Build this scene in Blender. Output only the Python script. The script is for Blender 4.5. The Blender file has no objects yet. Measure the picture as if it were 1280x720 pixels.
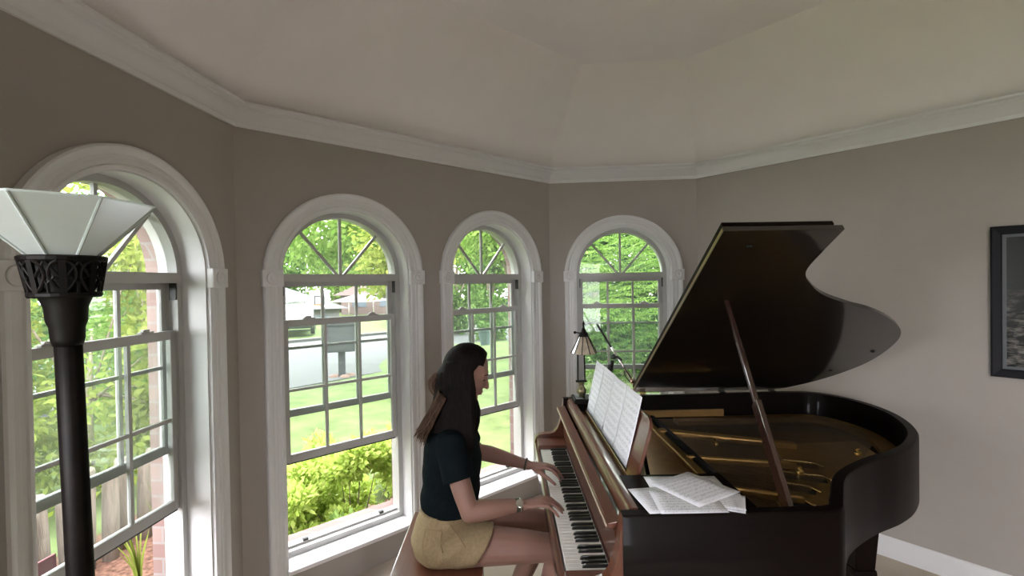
import bpy, bmesh, math, random
import numpy as np
from mathutils import Vector, Matrix
PI = math.pi
random.seed(7)
SC = bpy.context.scene
COL = SC.collection

# ------------------------------------------------------------------ helpers
class MB:
    """collects vertices and faces; build() links them as ONE mesh object"""
    def __init__(s):
        s.v = []; s.f = []; s.m = []; s.mi = 0
    def add(s, vs, fs):
        o = len(s.v); s.v += [tuple(p) for p in vs]
        for f in fs:
            s.f.append([i + o for i in f]); s.m.append(s.mi)
        return s
    def box(s, x0, x1, y0, y1, z0, z1):
        if x0 > x1: x0, x1 = x1, x0
        if y0 > y1: y0, y1 = y1, y0
        if z0 > z1: z0, z1 = z1, z0
        v = [(x0,y0,z0),(x1,y0,z0),(x1,y1,z0),(x0,y1,z0),(x0,y0,z1),(x1,y0,z1),(x1,y1,z1),(x0,y1,z1)]
        return s.add(v, [(3,2,1,0),(4,5,6,7),(0,1,5,4),(1,2,6,5),(2,3,7,6),(3,0,4,7)])
    def obox(s, a, b, w, h, up=(0,0,1)):
        """bar from a to b, width w across, height h along up"""
        a = Vector(a); b = Vector(b); d = (b-a).normalized()
        u = Vector(up); sd = d.cross(u).normalized(); u = sd.cross(d).normalized()
        v = []
        for p in (a, b):
            for (i, j) in ((-1,-1),(1,-1),(1,1),(-1,1)):
                v.append(p + sd*(w/2*i) + u*(h/2*j))
        return s.add(v, [(0,1,2,3),(7,6,5,4),(0,4,5,1),(1,5,6,2),(2,6,7,3),(3,7,4,0)])
    def loft(s, rings, cap=True, closed=True):
        n = len(rings[0]); o = len(s.v)
        for r in rings: s.v += [tuple(p) for p in r]
        m = n if closed else n-1
        for i in range(len(rings)-1):
            for j in range(m):
                k = (j+1) % n
                s.f.append([o+i*n+j, o+i*n+k, o+(i+1)*n+k, o+(i+1)*n+j]); s.m.append(s.mi)
        if cap and closed:
            s.f.append([o+j for j in range(n)][::-1]); s.m.append(s.mi)
            s.f.append([o+(len(rings)-1)*n+j for j in range(n)]); s.m.append(s.mi)
        return s
    def tube(s, pts, rad, n=12, sx=1.0, ref=None, round_ends=False):
        pts = [Vector(p) for p in pts]
        if not hasattr(rad, '__len__'): rad = [rad]*len(pts)
        rad = list(rad)
        if round_ends:
            a = (pts[0]-pts[1]).normalized(); b = (pts[-1]-pts[-2]).normalized()
            p0, r0, p1, r1 = pts[0], rad[0], pts[-1], rad[-1]
            pre = [(p0 + a*r0*math.sin(t), r0*math.cos(t)+1e-5) for t in (1.5, 1.05, .55)]
            pos = [(p1 + b*r1*math.sin(t), r1*math.cos(t)+1e-5) for t in (.55, 1.05, 1.5)]
            pts = [p for p, _ in pre] + pts + [p for p, _ in pos]
            rad = [r for _, r in pre] + rad + [r for _, r in pos]
        N = len(pts); tg = []
        for i in range(N):
            tg.append((pts[min(i+1,N-1)] - pts[max(i-1,0)]).normalized())
        r = Vector(ref) if ref else (Vector((0,0,1)) if abs(tg[0].z) < .9 else Vector((1,0,0)))
        rings = []
        for i in range(N):
            t = tg[i]; sd = (r - t*r.dot(t))
            if sd.length < 1e-5: sd = t.orthogonal()
            sd.normalize(); r = sd; bt = t.cross(sd)
            rings.append([pts[i] + (sd*math.cos(a) + bt*math.sin(a)*sx)*rad[i] for a in [2*PI*k/n for k in range(n)]])
        return s.loft(rings)
    def lathe(s, prof, c=(0,0,0), n=24, ph=0):
        rings = [[(c[0]+r*math.cos(2*PI*k/n+ph), c[1]+r*math.sin(2*PI*k/n+ph), c[2]+z) for k in range(n)] for r, z in prof]
        return s.loft(rings)
    def ball(s, c, r, n=16, m=10, M=None):
        if not hasattr(r, '__len__'): r = (r, r, r)
        rings = []
        for i in range(m+1):
            t = PI*i/m; t = min(max(t, .02), PI-.02)
            ring = []
            for k in range(n):
                a = 2*PI*k/n
                p = Vector((r[0]*math.sin(t)*math.cos(a), r[1]*math.sin(t)*math.sin(a), -r[2]*math.cos(t)))
                if M is not None: p = M @ p
                ring.append(p + Vector(c))
            rings.append(ring)
        return s.loft(rings)
    def prism(s, poly, d0, d1, f):
        """extrude a 2D polygon; f(p2, d) -> 3D point"""
        n = len(poly); v = [f(p, d0) for p in poly] + [f(p, d1) for p in poly]
        fs = [list(range(n))[::-1], list(range(n, 2*n))] + [[i, (i+1) % n, n+(i+1) % n, n+i] for i in range(n)]
        return s.add(v, fs)
    def xform(s, M):
        s.v = [tuple(M @ Vector(p)) for p in s.v]; return s
    def build(s, name, mat, parent=None, smooth=False, bevel=0, auto=None, recalc=True, tri=False):
        me = bpy.data.meshes.new(name)
        me.from_pydata(s.v, [], s.f)
        mats = mat if isinstance(mat, (list, tuple)) else [mat]
        for mm in mats: me.materials.append(mm)
        if len(mats) > 1: me.polygons.foreach_set('material_index', s.m)
        if recalc or tri:
            b = bmesh.new(); b.from_mesh(me)
            if recalc: bmesh.ops.recalc_face_normals(b, faces=b.faces)
            if tri: bmesh.ops.triangulate(b, faces=[f for f in b.faces if len(f.verts) > 4])
            b.to_mesh(me); b.free()
        if smooth: me.polygons.foreach_set('use_smooth', [True]*len(me.polygons))
        me.update()
        o = bpy.data.objects.new(name, me); COL.objects.link(o)
        if parent: o.parent = parent
        if bevel:
            md = o.modifiers.new('bevel', 'BEVEL'); md.width = bevel; md.segments = 2; md.limit_method = 'ANGLE'; md.angle_limit = math.radians(40)
        if auto:
            me.polygons.foreach_set('use_smooth', [True]*len(me.polygons))
            b = bmesh.new(); b.from_mesh(me)
            for e in b.edges:
                if len(e.link_faces) == 2 and e.calc_face_angle(0) > math.radians(auto): e.smooth = False
            b.to_mesh(me); b.free()
        return o

def empty(name, loc=(0,0,0), rz=0, parent=None):
    o = bpy.data.objects.new(name, None); COL.objects.link(o)
    o.location = loc; o.rotation_euler = (0,0,rz); o.empty_display_size = .1
    if parent: o.parent = parent
    return o
def tag(o, label=None, cat=None, group=None, kind=None):
    if label: o['label'] = label
    if cat: o['category'] = cat
    if group: o['group'] = group
    if kind: o['kind'] = kind
    return o
def remesh(mb, name, mat, parent, voxel=.004, smooth_it=4, tr=None):
    """fuse the overlapping closed lofts of mb into one continuous skin"""
    o = mb.build(name+'_tmp', mat, None)
    md = o.modifiers.new('r', 'REMESH'); md.mode = 'VOXEL'; md.voxel_size = voxel; md.use_smooth_shade = True
    if smooth_it:
        sm = o.modifiers.new('s', 'SMOOTH'); sm.factor = .5; sm.iterations = smooth_it
    dg = bpy.context.evaluated_depsgraph_get()
    me = bpy.data.meshes.new_from_object(o.evaluated_get(dg))
    bpy.data.objects.remove(o)
    me.name = name
    if not me.materials: me.materials.append(mat)
    me.polygons.foreach_set('use_smooth', [True]*len(me.polygons))
    if tr is not None:
        n = len(me.vertices); co = np.empty(n*3); me.vertices.foreach_get('co', co); co = tr(co.reshape(-1,3)); me.vertices.foreach_set('co', co.ravel()); me.update()
    r = bpy.data.objects.new(name, me); COL.objects.link(r)
    if parent: r.parent = parent
    return r
def catmull(P, n=8, closed=False):
    P = [np.array(p, float) for p in P]; out = []
    N = len(P); R = N if closed else N-1
    for i in range(R):
        p0 = P[(i-1) % N] if closed or i > 0 else 2*P[0]-P[1]
        p1 = P[i]; p2 = P[(i+1) % N]
        p3 = P[(i+2) % N] if closed or i+2 < N else 2*P[-1]-P[-2]
        for k in range(n):
            t = k/n
            out.append(.5*((2*p1)+(-p0+p2)*t+(2*p0-5*p1+4*p2-p3)*t*t+(-p0+3*p1-3*p2+p3)*t**3))
    if not closed: out.append(P[-1])
    return [tuple(p) for p in out]
def offset2(poly, d):
    """offset an open 2D polyline sideways by d"""
    out = []; N = len(poly)
    for i in range(N):
        a = np.array(poly[max(i-1,0)]); b = np.array(poly[min(i+1,N-1)]); t = b-a; t = t/np.hypot(*t)
        out.append((poly[i][0]-t[1]*d, poly[i][1]+t[0]*d))
    return out

# ------------------------------------------------------------------ materials
def nt(name):
    m = bpy.data.materials.new(name); m.use_nodes = True
    t = m.node_tree; t.nodes.clear()
    return m, t, t.nodes, t.links
def mat(name, col, rough=.5, metal=0, coat=0, var=.08, scale=20, bump=0, bscale=None, stretch=None, spec=.5, sss=0, coat_rough=.05, wave=None, ior=1.5):
    m, t, N, L = nt(name)
    out = N.new('ShaderNodeOutputMaterial'); b = N.new('ShaderNodeBsdfPrincipled')
    L.new(b.outputs[0], out.inputs[0])
    b.inputs['Roughness'].default_value = rough; b.inputs['Metallic'].default_value = metal
    b.inputs['Coat Weight'].default_value = coat; b.inputs['Coat Roughness'].default_value = coat_rough
    b.inputs['Specular IOR Level'].default_value = spec; b.inputs['IOR'].default_value = ior
    if sss:
        b.inputs['Subsurface Weight'].default_value = sss; b.inputs['Subsurface Radius'].default_value = (.012,.005,.003); b.inputs['Subsurface Scale'].default_value = 1
    tc = N.new('ShaderNodeTexCoord'); mp = N.new('ShaderNodeMapping')
    L.new(tc.outputs['Object'], mp.inputs[0])
    if stretch: mp.inputs['Scale'].default_value = stretch
    nz = N.new('ShaderNodeTexNoise'); nz.inputs['Scale'].default_value = scale; nz.inputs['Detail'].default_value = 4
    L.new(mp.outputs[0], nz.inputs['Vector'])
    fac = nz.outputs['Fac']
    if wave:
        w = N.new('ShaderNodeTexWave'); w.inputs['Scale'].default_value = wave; w.inputs['Distortion'].default_value = 6; w.inputs['Detail'].default_value = 3
        L.new(mp.outputs[0], w.inputs['Vector']); fac = w.outputs['Fac']
    r = N.new('ShaderNodeValToRGB')
    r.color_ramp.elements[0].position = .3; r.color_ramp.elements[1].position = .7
    r.color_ramp.elements[0].color = [max(0,c*(1-var)) for c in col]+[1]
    r.color_ramp.elements[1].color = [min(1,c*(1+var)) for c in col]+[1]
    L.new(fac, r.inputs[0]); L.new(r.outputs[0], b.inputs['Base Color'])
    if bump:
        n2 = N.new('ShaderNodeTexNoise'); n2.inputs['Scale'].default_value = bscale or scale*4; n2.inputs['Detail'].default_value = 3
        L.new(mp.outputs[0], n2.inputs['Vector'])
        bp = N.new('ShaderNodeBump'); bp.inputs['Strength'].default_value = bump; bp.inputs['Distance'].default_value = .01
        L.new(n2.outputs['Fac'], bp.inputs['Height']); L.new(bp.outputs[0], b.inputs['Normal'])
    return m
def leaf_mat(name, c0, c1, trans=.35):
    m, t, N, L = nt(name)
    out = N.new('ShaderNodeOutputMaterial'); mx = N.new('ShaderNodeMixShader'); d = N.new('ShaderNodeBsdfDiffuse'); tr = N.new('ShaderNodeBsdfTranslucent')
    g = N.new('ShaderNodeNewGeometry'); r = N.new('ShaderNodeValToRGB')
    r.color_ramp.elements[0].color = list(c0)+[1]; r.color_ramp.elements[1].color = list(c1)+[1]
    L.new(g.outputs['Random Per Island'], r.inputs[0])
    L.new(r.outputs[0], d.inputs[0]); L.new(r.outputs[0], tr.inputs[0])
    mx.inputs[0].default_value = trans
    L.new(d.outputs[0], mx.inputs[1]); L.new(tr.outputs[0], mx.inputs[2]); L.new(mx.outputs[0], out.inputs[0])
    return m
def glass_mat(name, haze=.03, tint=(.95,.98,.96), hazecol=(.8,.85,.82)):
    m, t, N, L = nt(name)
    out = N.new('ShaderNodeOutputMaterial'); tr = N.new('ShaderNodeBsdfTransparent'); gl = N.new('ShaderNodeBsdfGlossy'); fr = N.new('ShaderNodeFresnel')
    tr.inputs[0].default_value = list(tint)+[1]; gl.inputs['Roughness'].default_value = .02; fr.inputs[0].default_value = 1.25
    a = N.new('ShaderNodeMixShader'); L.new(fr.outputs[0], a.inputs[0]); L.new(tr.outputs[0], a.inputs[1]); L.new(gl.outputs[0], a.inputs[2])
    tl = N.new('ShaderNodeBsdfTranslucent'); tl.inputs[0].default_value = list(hazecol)+[1]  # pale veil of overbright daylight, mixed into the glass as translucency
    nz = N.new('ShaderNodeTexNoise'); nz.inputs['Scale'].default_value = 3; mth = N.new('ShaderNodeMath'); mth.operation = 'MULTIPLY'; mth.inputs[1].default_value = haze*2
    L.new(nz.outputs['Fac'], mth.inputs[0])
    b = N.new('ShaderNodeMixShader'); L.new(mth.outputs[0], b.inputs[0]); L.new(a.outputs[0], b.inputs[1]); L.new(tl.outputs[0], b.inputs[2])
    L.new(b.outputs[0], out.inputs[0])
    return m
def brick_mat(name, c1, c2, mortar, scale=1):
    m, t, N, L = nt(name)
    out = N.new('ShaderNodeOutputMaterial'); b = N.new('ShaderNodeBsdfPrincipled'); L.new(b.outputs[0], out.inputs[0]); b.inputs['Roughness'].default_value = .85
    tc = N.new('ShaderNodeTexCoord'); sp = N.new('ShaderNodeSeparateXYZ'); cb = N.new('ShaderNodeCombineXYZ'); ad = N.new('ShaderNodeMath')
    L.new(tc.outputs['Object'], sp.inputs[0]); L.new(sp.outputs[0], ad.inputs[0]); L.new(sp.outputs[1], ad.inputs[1])
    L.new(ad.outputs[0], cb.inputs[0]); L.new(sp.outputs[2], cb.inputs[1])
    k = N.new('ShaderNodeTexBrick'); k.inputs['Color1'].default_value = list(c1)+[1]; k.inputs['Color2'].default_value = list(c2)+[1]; k.inputs['Mortar'].default_value = list(mortar)+[1]
    k.inputs['Scale'].default_value = scale; k.inputs['Brick Width'].default_value = .21; k.inputs['Row Height'].default_value = .075; k.inputs['Mortar Size'].default_value = .006
    L.new(cb.outputs[0], k.inputs['Vector']); L.new(k.outputs[0], b.inputs['Base Color'])
    return m

M = {}
M['wall'] = mat('wall_paint', (.375,.345,.315), .75, var=.02, scale=6, bump=.04, bscale=180, spec=.25)
M['ceil'] = mat('ceiling_paint', (.86,.82,.82), .85, var=.015, scale=5, bump=.04, bscale=160, spec=.2)
M['trim'] = mat('trim_paint', (.70,.70,.705), .35, var=.015, scale=8)
M['vinyl'] = mat('window_vinyl', (.46,.46,.45), .4, var=.02, scale=10)
M['dark'] = mat('shadow_and_fittings', (.03,.03,.03), .5)
M['carpet'] = mat('beige_carpet', (.58,.50,.41), .95, var=.25, scale=260, bump=.6, bscale=420, spec=.1)
M['glass'] = glass_mat('window_glass', .011)
M['brick'] = brick_mat('pink_brick', (.15,.088,.078), (.20,.14,.125), (.19,.17,.16))
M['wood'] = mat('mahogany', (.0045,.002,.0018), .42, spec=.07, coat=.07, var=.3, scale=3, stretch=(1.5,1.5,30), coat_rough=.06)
M['woodred'] = mat('mahogany_lit', (.13,.045,.026), .28, coat=.6, var=.14, scale=3, stretch=(30,1.5,30), coat_rough=.06)  # brighter copy of the mahogany, its lit look put into the colour
M['woodblack'] = mat('dark_mahogany', (.007,.005,.004), .3, coat=1, var=.4, scale=3, stretch=(1,10,10), coat_rough=.04)
M['gold'] = mat('bronze_plate', (.52,.33,.12), .32, metal=.7, var=.15, scale=12)
M['sound'] = mat('soundboard_spruce', (.085,.045,.020), .4, coat=.5, var=.2, scale=4, stretch=(2,30,2))
M['steel'] = mat('steel_strings', (.42,.36,.28), .35, metal=1)
M['brass'] = mat('brass', (.75,.55,.22), .25, metal=1)
M['felt'] = mat('dark_red_felt', (.05,.012,.010), .95, var=.2, scale=200)
M['black'] = mat('black_felt', (.012,.012,.012), .8)
M['ivory'] = mat('white_key_plastic', (.80,.79,.75), .25, coat=.5, var=.02)
M['ebony'] = mat('black_key_ebony', (.010,.010,.010), .3, coat=.6)
M['bronze'] = mat('dark_bronze', (.006,.0045,.004), .5, spec=.14, metal=.15, var=.4, scale=30)
M['chrome'] = mat('chrome', (.7,.68,.66), .18, metal=1)
M['blackmetal'] = mat('black_metal', (.015,.015,.016), .4, metal=.3)
# ------------------------------------------------------------------ camera (fitted to the room's corners and windows)
H = 1.74
F, YAW, PITCH, ROLL = 590.15, -.0727244, -.0117370, -.0161431
cy_, sy_ = math.cos(YAW), math.sin(YAW)
fw = Vector((sy_*math.cos(PITCH), cy_*math.cos(PITCH), math.sin(PITCH)))
rt = Vector((cy_, -sy_, 0)); up = rt.cross(fw)
r2 = rt*math.cos(ROLL) + up*math.sin(ROLL); u2 = r2.cross(fw)
cam = bpy.data.cameras.new('camera'); co = bpy.data.objects.new('camera', cam); COL.objects.link(co)
cam.sensor_width = 36; cam.lens = F/1280*36; cam.clip_start = .02; cam.clip_end = 500
co.matrix_world = Matrix(((r2.x,u2.x,-fw.x,0),(r2.y,u2.y,-fw.y,0),(r2.z,u2.z,-fw.z,H),(0,0,0,1)))
SC.camera = co

# ------------------------------------------------------------------ room shell
DA = Vector((-.0066425, .9999779)); DB = Vector((.6980378, .7160609)); DC = Vector((.9999457, -.0104252)); DD = Vector((.7007415, -.7134153))
P1 = Vector((-1.582924, 2.309569)); P2 = Vector((.031143, 3.965311)); P3 = Vector((1.233012, 3.952781))
LB, LC, LR = 2.3122924, 1.2019337, 5.6
P0 = P1 - DA*LC
PD = P3 + DD*LR; PE = P0 + DD*LR*1.02
WALLS = [('wall_left', P0, P1), ('wall_center', P1, P2), ('wall_far', P2, P3), ('wall_right', P3, PD), ('wall_rear', PD, PE), ('wall_near', PE, P0)]
SPR, HOLE, SILL = 1.80, .395, .17
WIN = {'wall_left': [LC/2], 'wall_center': [LB/2-.5542553, LB/2+.5542553], 'wall_far': [LC/2]}
ZW = 2.69
def frame_of(a, b):
    d = (b-a); L = d.length; d = d/L
    return d, L, math.atan2(d.y, d.x)
def wall_mb(mb, L, wins, y0, y1, zb, zt, k=.4142, hole=HOLE, zs=SILL, spring=SPR, rects=()):
    """solid wall slab between depths y0..y1 with arched openings (local x along, y outwards)"""
    xs = sorted(wins)
    for y, flip in ((y0, 0), (y1, 1)):
        ex = k*y
        cur = -ex
        def q(xa, za, xb, zb_, zc=None, zd=None):
            mb.add([(xa,y,za),(xb,y,zb_),(xb,y,zd),(xa,y,zc)], [(0,1,2,3)])
        for c in xs:
            q(cur, zb, c-hole, zb, zt, zt)
            q(c-hole, zb, c+hole, zb, zs, zs)
            n = 32; ar = [(c-hole*math.cos(PI*i/n), spring+hole*math.sin(PI*i/n)) for i in range(n+1)]
            for i in range(n):
                q(ar[i][0], ar[i][1], ar[i+1][0], ar[i+1][1], zt, zt)
            cur = c+hole
        for (x0, x1, z0, z1) in rects:
            q(cur, zb, x0, zb, zt, zt); 
            if z0 > zb: q(x0, zb, x1, zb, z0, z0)
            q(x0, z1, x1, z1, zt, zt); cur = x1
        q(cur, zb, L+ex, zb, zt, zt)
    for c in xs:
        n = 32
        path = [(c-hole, zs)] + [(c-hole*math.cos(PI*i/n), spring+hole*math.sin(PI*i/n)) for i in range(n+1)] + [(c+hole, zs)]
        for i in range(len(path)):
            a = path[i]; b = path[(i+1) % len(path)]
            mb.add([(a[0],y0,a[1]),(b[0],y0,b[1]),(b[0],y1,b[1]),(a[0],y1,a[1])], [(0,1,2,3)])
    for (x0, x1, z0, z1) in rects:
        path = [(x0,z0),(x0,z1),(x1,z1),(x1,z0)]
        for i in range(4):
            a = path[i]; b = path[(i+1) % 4]
            mb.add([(a[0],y0,a[1]),(b[0],y0,b[1]),(b[0],y1,b[1]),(a[0],y1,a[1])], [(0,1,2,3)])
    e0, e1 = k*y0, k*y1   # end caps and top
    mb.add([(-e0,y0,zb),(-e0,y0,zt),(-e1,y1,zt),(-e1,y1,zb)], [(0,1,2,3)])
    mb.add([(L+e0,y0,zb),(L+e0,y0,zt),(L+e1,y1,zt),(L+e1,y1,zb)], [(0,1,2,3)])
    mb.add([(-e0,y0,zt),(L+e0,y0,zt),(L+e1,y1,zt),(-e1,y1,zt)], [(0,1,2,3)])
    mb.add([(-e0,y0,zb),(L+e0,y0,zb),(L+e1,y1,zb),(-e1,y1,zb)], [(0,1,2,3)])
ADDED_OPEN = [(1.3, 2.7, .05, 2.1), (4.75, 5.2, 1.0, 2.1)]  # unseen openings added behind the camera to let in more daylight
for name, a, b in WALLS:
    d, L, rz = frame_of(a, b)
    w = empty(name, (a.x, a.y, 0), rz); tag(w, kind='structure')
    rects = ADDED_OPEN if name == 'wall_near' else ()
    mb = MB(); wall_mb(mb, L, WIN.get(name, []), 0, .2, -.06, ZW, k=(.4142 if name in ('wall_left','wall_center','wall_far') else .0) if name != 'wall_rear' else .9, rects=rects)
    mb.build('plaster', M['wall'], w, recalc=False)
    if name in WIN:
        mb = MB(); wall_mb(mb, L, WIN[name], .201, .31, -.5, 3.0, hole=.40, zs=.19)
        mb.build('brick_veneer', M['brick'], w, recalc=False)

# floor, ceiling
poly = [P0, P1, P2, P3, PD, PE]
mb = MB(); mb.prism([(p.x, p.y) for p in poly], -.06, 0, lambda p, z: (p[0], p[1], z)); tag(mb.build('floor', M['carpet']), kind='structure')
def inset_poly(poly, ds):
    n = len(poly); out = []
    for i in range(n):
        a, b, c = poly[i-1], poly[i], poly[(i+1) % n]
        d1 = (b-a).normalized(); d2 = (c-b).normalized()
        n1 = Vector((d1.y, -d1.x)); n2 = Vector((d2.y, -d2.x))
        # lines: (x-b).n1 = ds[i-1]; (x-b).n2 = ds[i]
        det = n1.x*n2.y - n1.y*n2.x
        s, t = ds[i-1], ds[i]
        out.append(b + Vector(((s*n2.y - t*n1.y)/det, (n1.x*t - n2.x*s)/det)))
    return out
ZC, ZF, INS = 2.665, 3.27, .585
inn = inset_poly(poly, [INS]*6)
out_ = inset_poly(poly, [-.25]*6)
mb = MB(); n = 6
vs = [(p.x, p.y, ZC) for p in poly] + [(p.x, p.y, ZF) for p in inn] + [(p.x, p.y, ZF+.1) for p in out_] + [(p.x, p.y, ZC) for p in out_]
fs = [[i, (i+1) % n, n+(i+1) % n, n+i] for i in range(n)] + [[n+i for i in range(n)]] + [[2*n+i for i in range(n)]]
fs += [[2*n+i, 2*n+(i+1) % n, 3*n+(i+1) % n, 3*n+i] for i in range(n)] + [[3*n+i, 3*n+(i+1) % n, (i+1) % n, i] for i in range(n)]
mb.add(vs, fs); tag(mb.build('ceiling', M['ceil'], recalc=False), kind='structure')

def sweep_trim(name, i, prof, mat_):
    """profile (inset, z) swept along wall i, mitred into its neighbours"""
    a, b = [], []
    for (d, z) in prof:
        q = inset_poly(poly, [d]*6)
        a.append((q[i].x, q[i].y, z)); b.append((q[(i+1) % 6].x, q[(i+1) % 6].y, z))
    mb = MB(); mb.loft([a, b]); o = mb.build(name, mat_, auto=50); tag(o, kind='structure'); return o
crown = [(0,2.560),(.012,2.560),(.016,2.572),(.016,2.580),(.022,2.584),(.030,2.592),(.038,2.606),(.050,2.622),(.062,2.632),(.072,2.636),(.074,2.646),(.082,2.650),(.092,2.656),(.092,2.668),(.0,2.668)]
for i in range(6): sweep_trim('trim_%d' % (i+1), i, crown, M['trim'])
base = [(0,0),(.016,0),(.016,.095),(.012,.105),(.010,.118),(.004,.126),(0,.126)]
for i, nm in ((3,'right'), (5,'near')): sweep_trim('baseboard_'+nm, i, base, M['trim'])

# ------------------------------------------------------------------ windows
def arc_path(h, z0, spring=SPR, n=28):
    return [(-h, z0)] + [(-h*math.cos(PI*i/n), spring+h*math.sin(PI*i/n)) for i in range(n+1)] + [(h, z0)]
def band(mb, prof, z0, spring=SPR, arch=True):
    """profile (half_width, y) swept up the legs and round the arch"""
    n = 36; rings = []
    rings.append([(-h, y, z0) for h, y in prof])
    for i in range(n+1):
        a = PI*i/n; rings.append([(-h*math.cos(a), y, spring+h*math.sin(a)) for h, y in prof])
    rings.append([(h, y, z0) for h, y in prof])
    mb.loft(rings)
CAS = [(.388,.002),(.388,-.016),(.394,-.020),(.404,-.020),(.408,-.014),(.424,-.014),(.428,-.018),(.442,-.018),(.448,-.024),(.458,-.031),(.470,-.032),(.478,-.027),(.480,.002)]
def sash(root, name, y0, y1, z0, z1, hw, rb, rt_, lock=False):
    s = MB()
    st = .030
    s.box(-hw, -hw+st, y0, y1, z0, z1); s.box(hw-st, hw, y0, y1, z0, z1)
    s.box(-hw+st, hw-st, y0, y1, z0, z0+rb); s.box(-hw+st, hw-st, y0, y1, z1-rt_, z1)
    so = s.build(name, M['vinyl'], root, bevel=.003)
    ym = (y0+y1)/2; gx0, gx1 = -hw+st, hw-st; gz0, gz1 = z0+rb, z1-rt_
    g = MB(); g.box(gx0-.004, gx1+.004, ym-.002, ym+.002, gz0-.004, gz1+.004); g.build('pane', M['glass'], so)
    w = .016
    for k in (1, 2):
        x = gx0 + (gx1-gx0)*k/3
        m_ = MB(); m_.box(x-w/2, x+w/2, ym-.008, ym+.008, gz0, gz1); m_.build('muntin', M['vinyl'], so)
    zc = (gz0+gz1)/2
    m_ = MB(); m_.box(gx0, gx1, ym-.0075, ym+.0075, zc-w/2, zc+w/2); m_.build('muntin', M['vinyl'], so)
    if lock:
        for x in (-.20, .20):
            l = MB(); l.box(x-.032, x+.032, y0+.002, y1-.002, z1, z1+.008); l.box(x-.02, x+.012, y0+.004, y1-.006, z1+.008, z1+.018); l.box(x-.03, x-.012, y0-.004, y0+.006, z1+.008, z1+.013)
            l.build('sash_lock', M['vinyl'], so, bevel=.002)
    return so
def window(n, wall, c):
    a, b = [(x, y) for nm, x, y in WALLS if nm == wall][0]
    d, L, rz = frame_of(a, b)
    o = a + d*c
    r = empty('window_%d' % n, (o.x, o.y, 0), rz); tag(r, kind='structure')
    m_ = MB(); band(m_, CAS, .165); m_.build('casing', M['trim'], r, auto=35)
    for s in (-1, 1):
        k = MB(); x0, x1 = sorted((s*.384, s*.488)); xc = (x0+x1)/2
        k.box(x0, x1, -.036, .002, 1.738, 1.829); ko = k.build('corner_block', M['trim'], r, bevel=.004)
        t = MB(); zc = 1.7835
        prof = [(.0005,-.044),(.010,-.043),(.013,-.038),(.020,-.038),(.024,-.043),(.030,-.043),(.034,-.035)]
        t.loft([[(xc+rr*math.cos(2*PI*j/24), yy, zc+rr*math.sin(2*PI*j/24)) for j in range(24)] for rr, yy in prof])
        t.build('rosette', M['trim'], ko, smooth=True)
    m_ = MB(); band(m_, [(.380,.0),(.380,.19),(.394,.19),(.394,.0)], .17); m_.build('jamb_liner', M['trim'], r, auto=40)
    m_ = MB(); m_.box(-.388, .388, -.034, .13, .165, .19); m_.build('stool', M['trim'], r, bevel=.006)
    f = MB()   # vinyl frame: legs + arch, sill rail, transom
    band(f, [(.350,.115),(.350,.205),(.381,.205),(.381,.115)], .185)
    f.box(-.352, .352, .115, .205, .188, .222); f.box(-.352, .352, .112, .200, 1.762, 1.808); f.box(-.352, .352, .150, .205, .222, .236)
    fo = f.build('window_frame', M['vinyl'], r, auto=40)
    for s in (-1, 1):
        k = MB(); k.box(s*.343, s*.3495, .118, .150, 1.685, 1.762); k.build('track_shadow', M['dark'], fo)  # dark strip standing in for the shadow in the side track
    for x in (-.24, .24):
        k = MB(); k.box(x-.014, x+.014, .150, .172, .236, .250); k.build('screen_clip', M['dark'], fo)
    sash(r, 'upper_sash', .168, .192, .975, 1.764, .350, .042, .030)
    lo = sash(r, 'lower_sash', .128, .154, .722, 1.545, .350, .046, .040, lock=True)
    k = MB(); k.box(-.34, .34, .131, .151, .7145, .722); k.build('weatherstrip', M['dark'], lo)
    # fanlight over the transom
    g = MB(); nn = 28
    pl = [(-.352*math.cos(PI*i/nn), 1.80+.352*math.sin(PI*i/nn)) for i in range(nn+1)]
    g.prism(pl, .158, .162, lambda p, y: (p[0], y, p[1])); g.build('fan_pane', M['glass'], r)
    zc = 1.808
    for an in (PI/2, PI*.262, PI*.738):
        k = MB(); ra = .03 if an == PI/2 else .028
        k.obox((ra*math.cos(an)*0+ (0 if an == PI/2 else .022*math.copysign(1, math.cos(an))), .160, zc-.004), (.349*math.cos(an), .160, 1.80+.349*math.sin(an)), .016, .016, up=(0,1,0)); k.build('fan_muntin', M['vinyl'], r)
    k = MB(); k.box(-.40, .40, .206, .335, .186, .212); k.build('brick_sill', M['brick'], r, bevel=.004)
    # daylight portal just outside the opening helps the renderer find the sky
    li = bpy.data.lights.new('sky_portal', 'AREA'); li.shape = 'RECTANGLE'; li.size = .8; li.size_y = 2.05; li.cycles.is_portal = True
    lo_ = bpy.data.objects.new('sky_portal', li); COL.objects.link(lo_); lo_.parent = r; lo_.location = (0, .36, 1.19); lo_.rotation_euler = (-PI/2, 0, 0)
    return r
window(1, 'wall_left', WIN['wall_left'][0]); window(2, 'wall_center', WIN['wall_center'][0]); window(3, 'wall_center', WIN['wall_center'][1]); window(4, 'wall_far', WIN['wall_far'][0])
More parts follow.
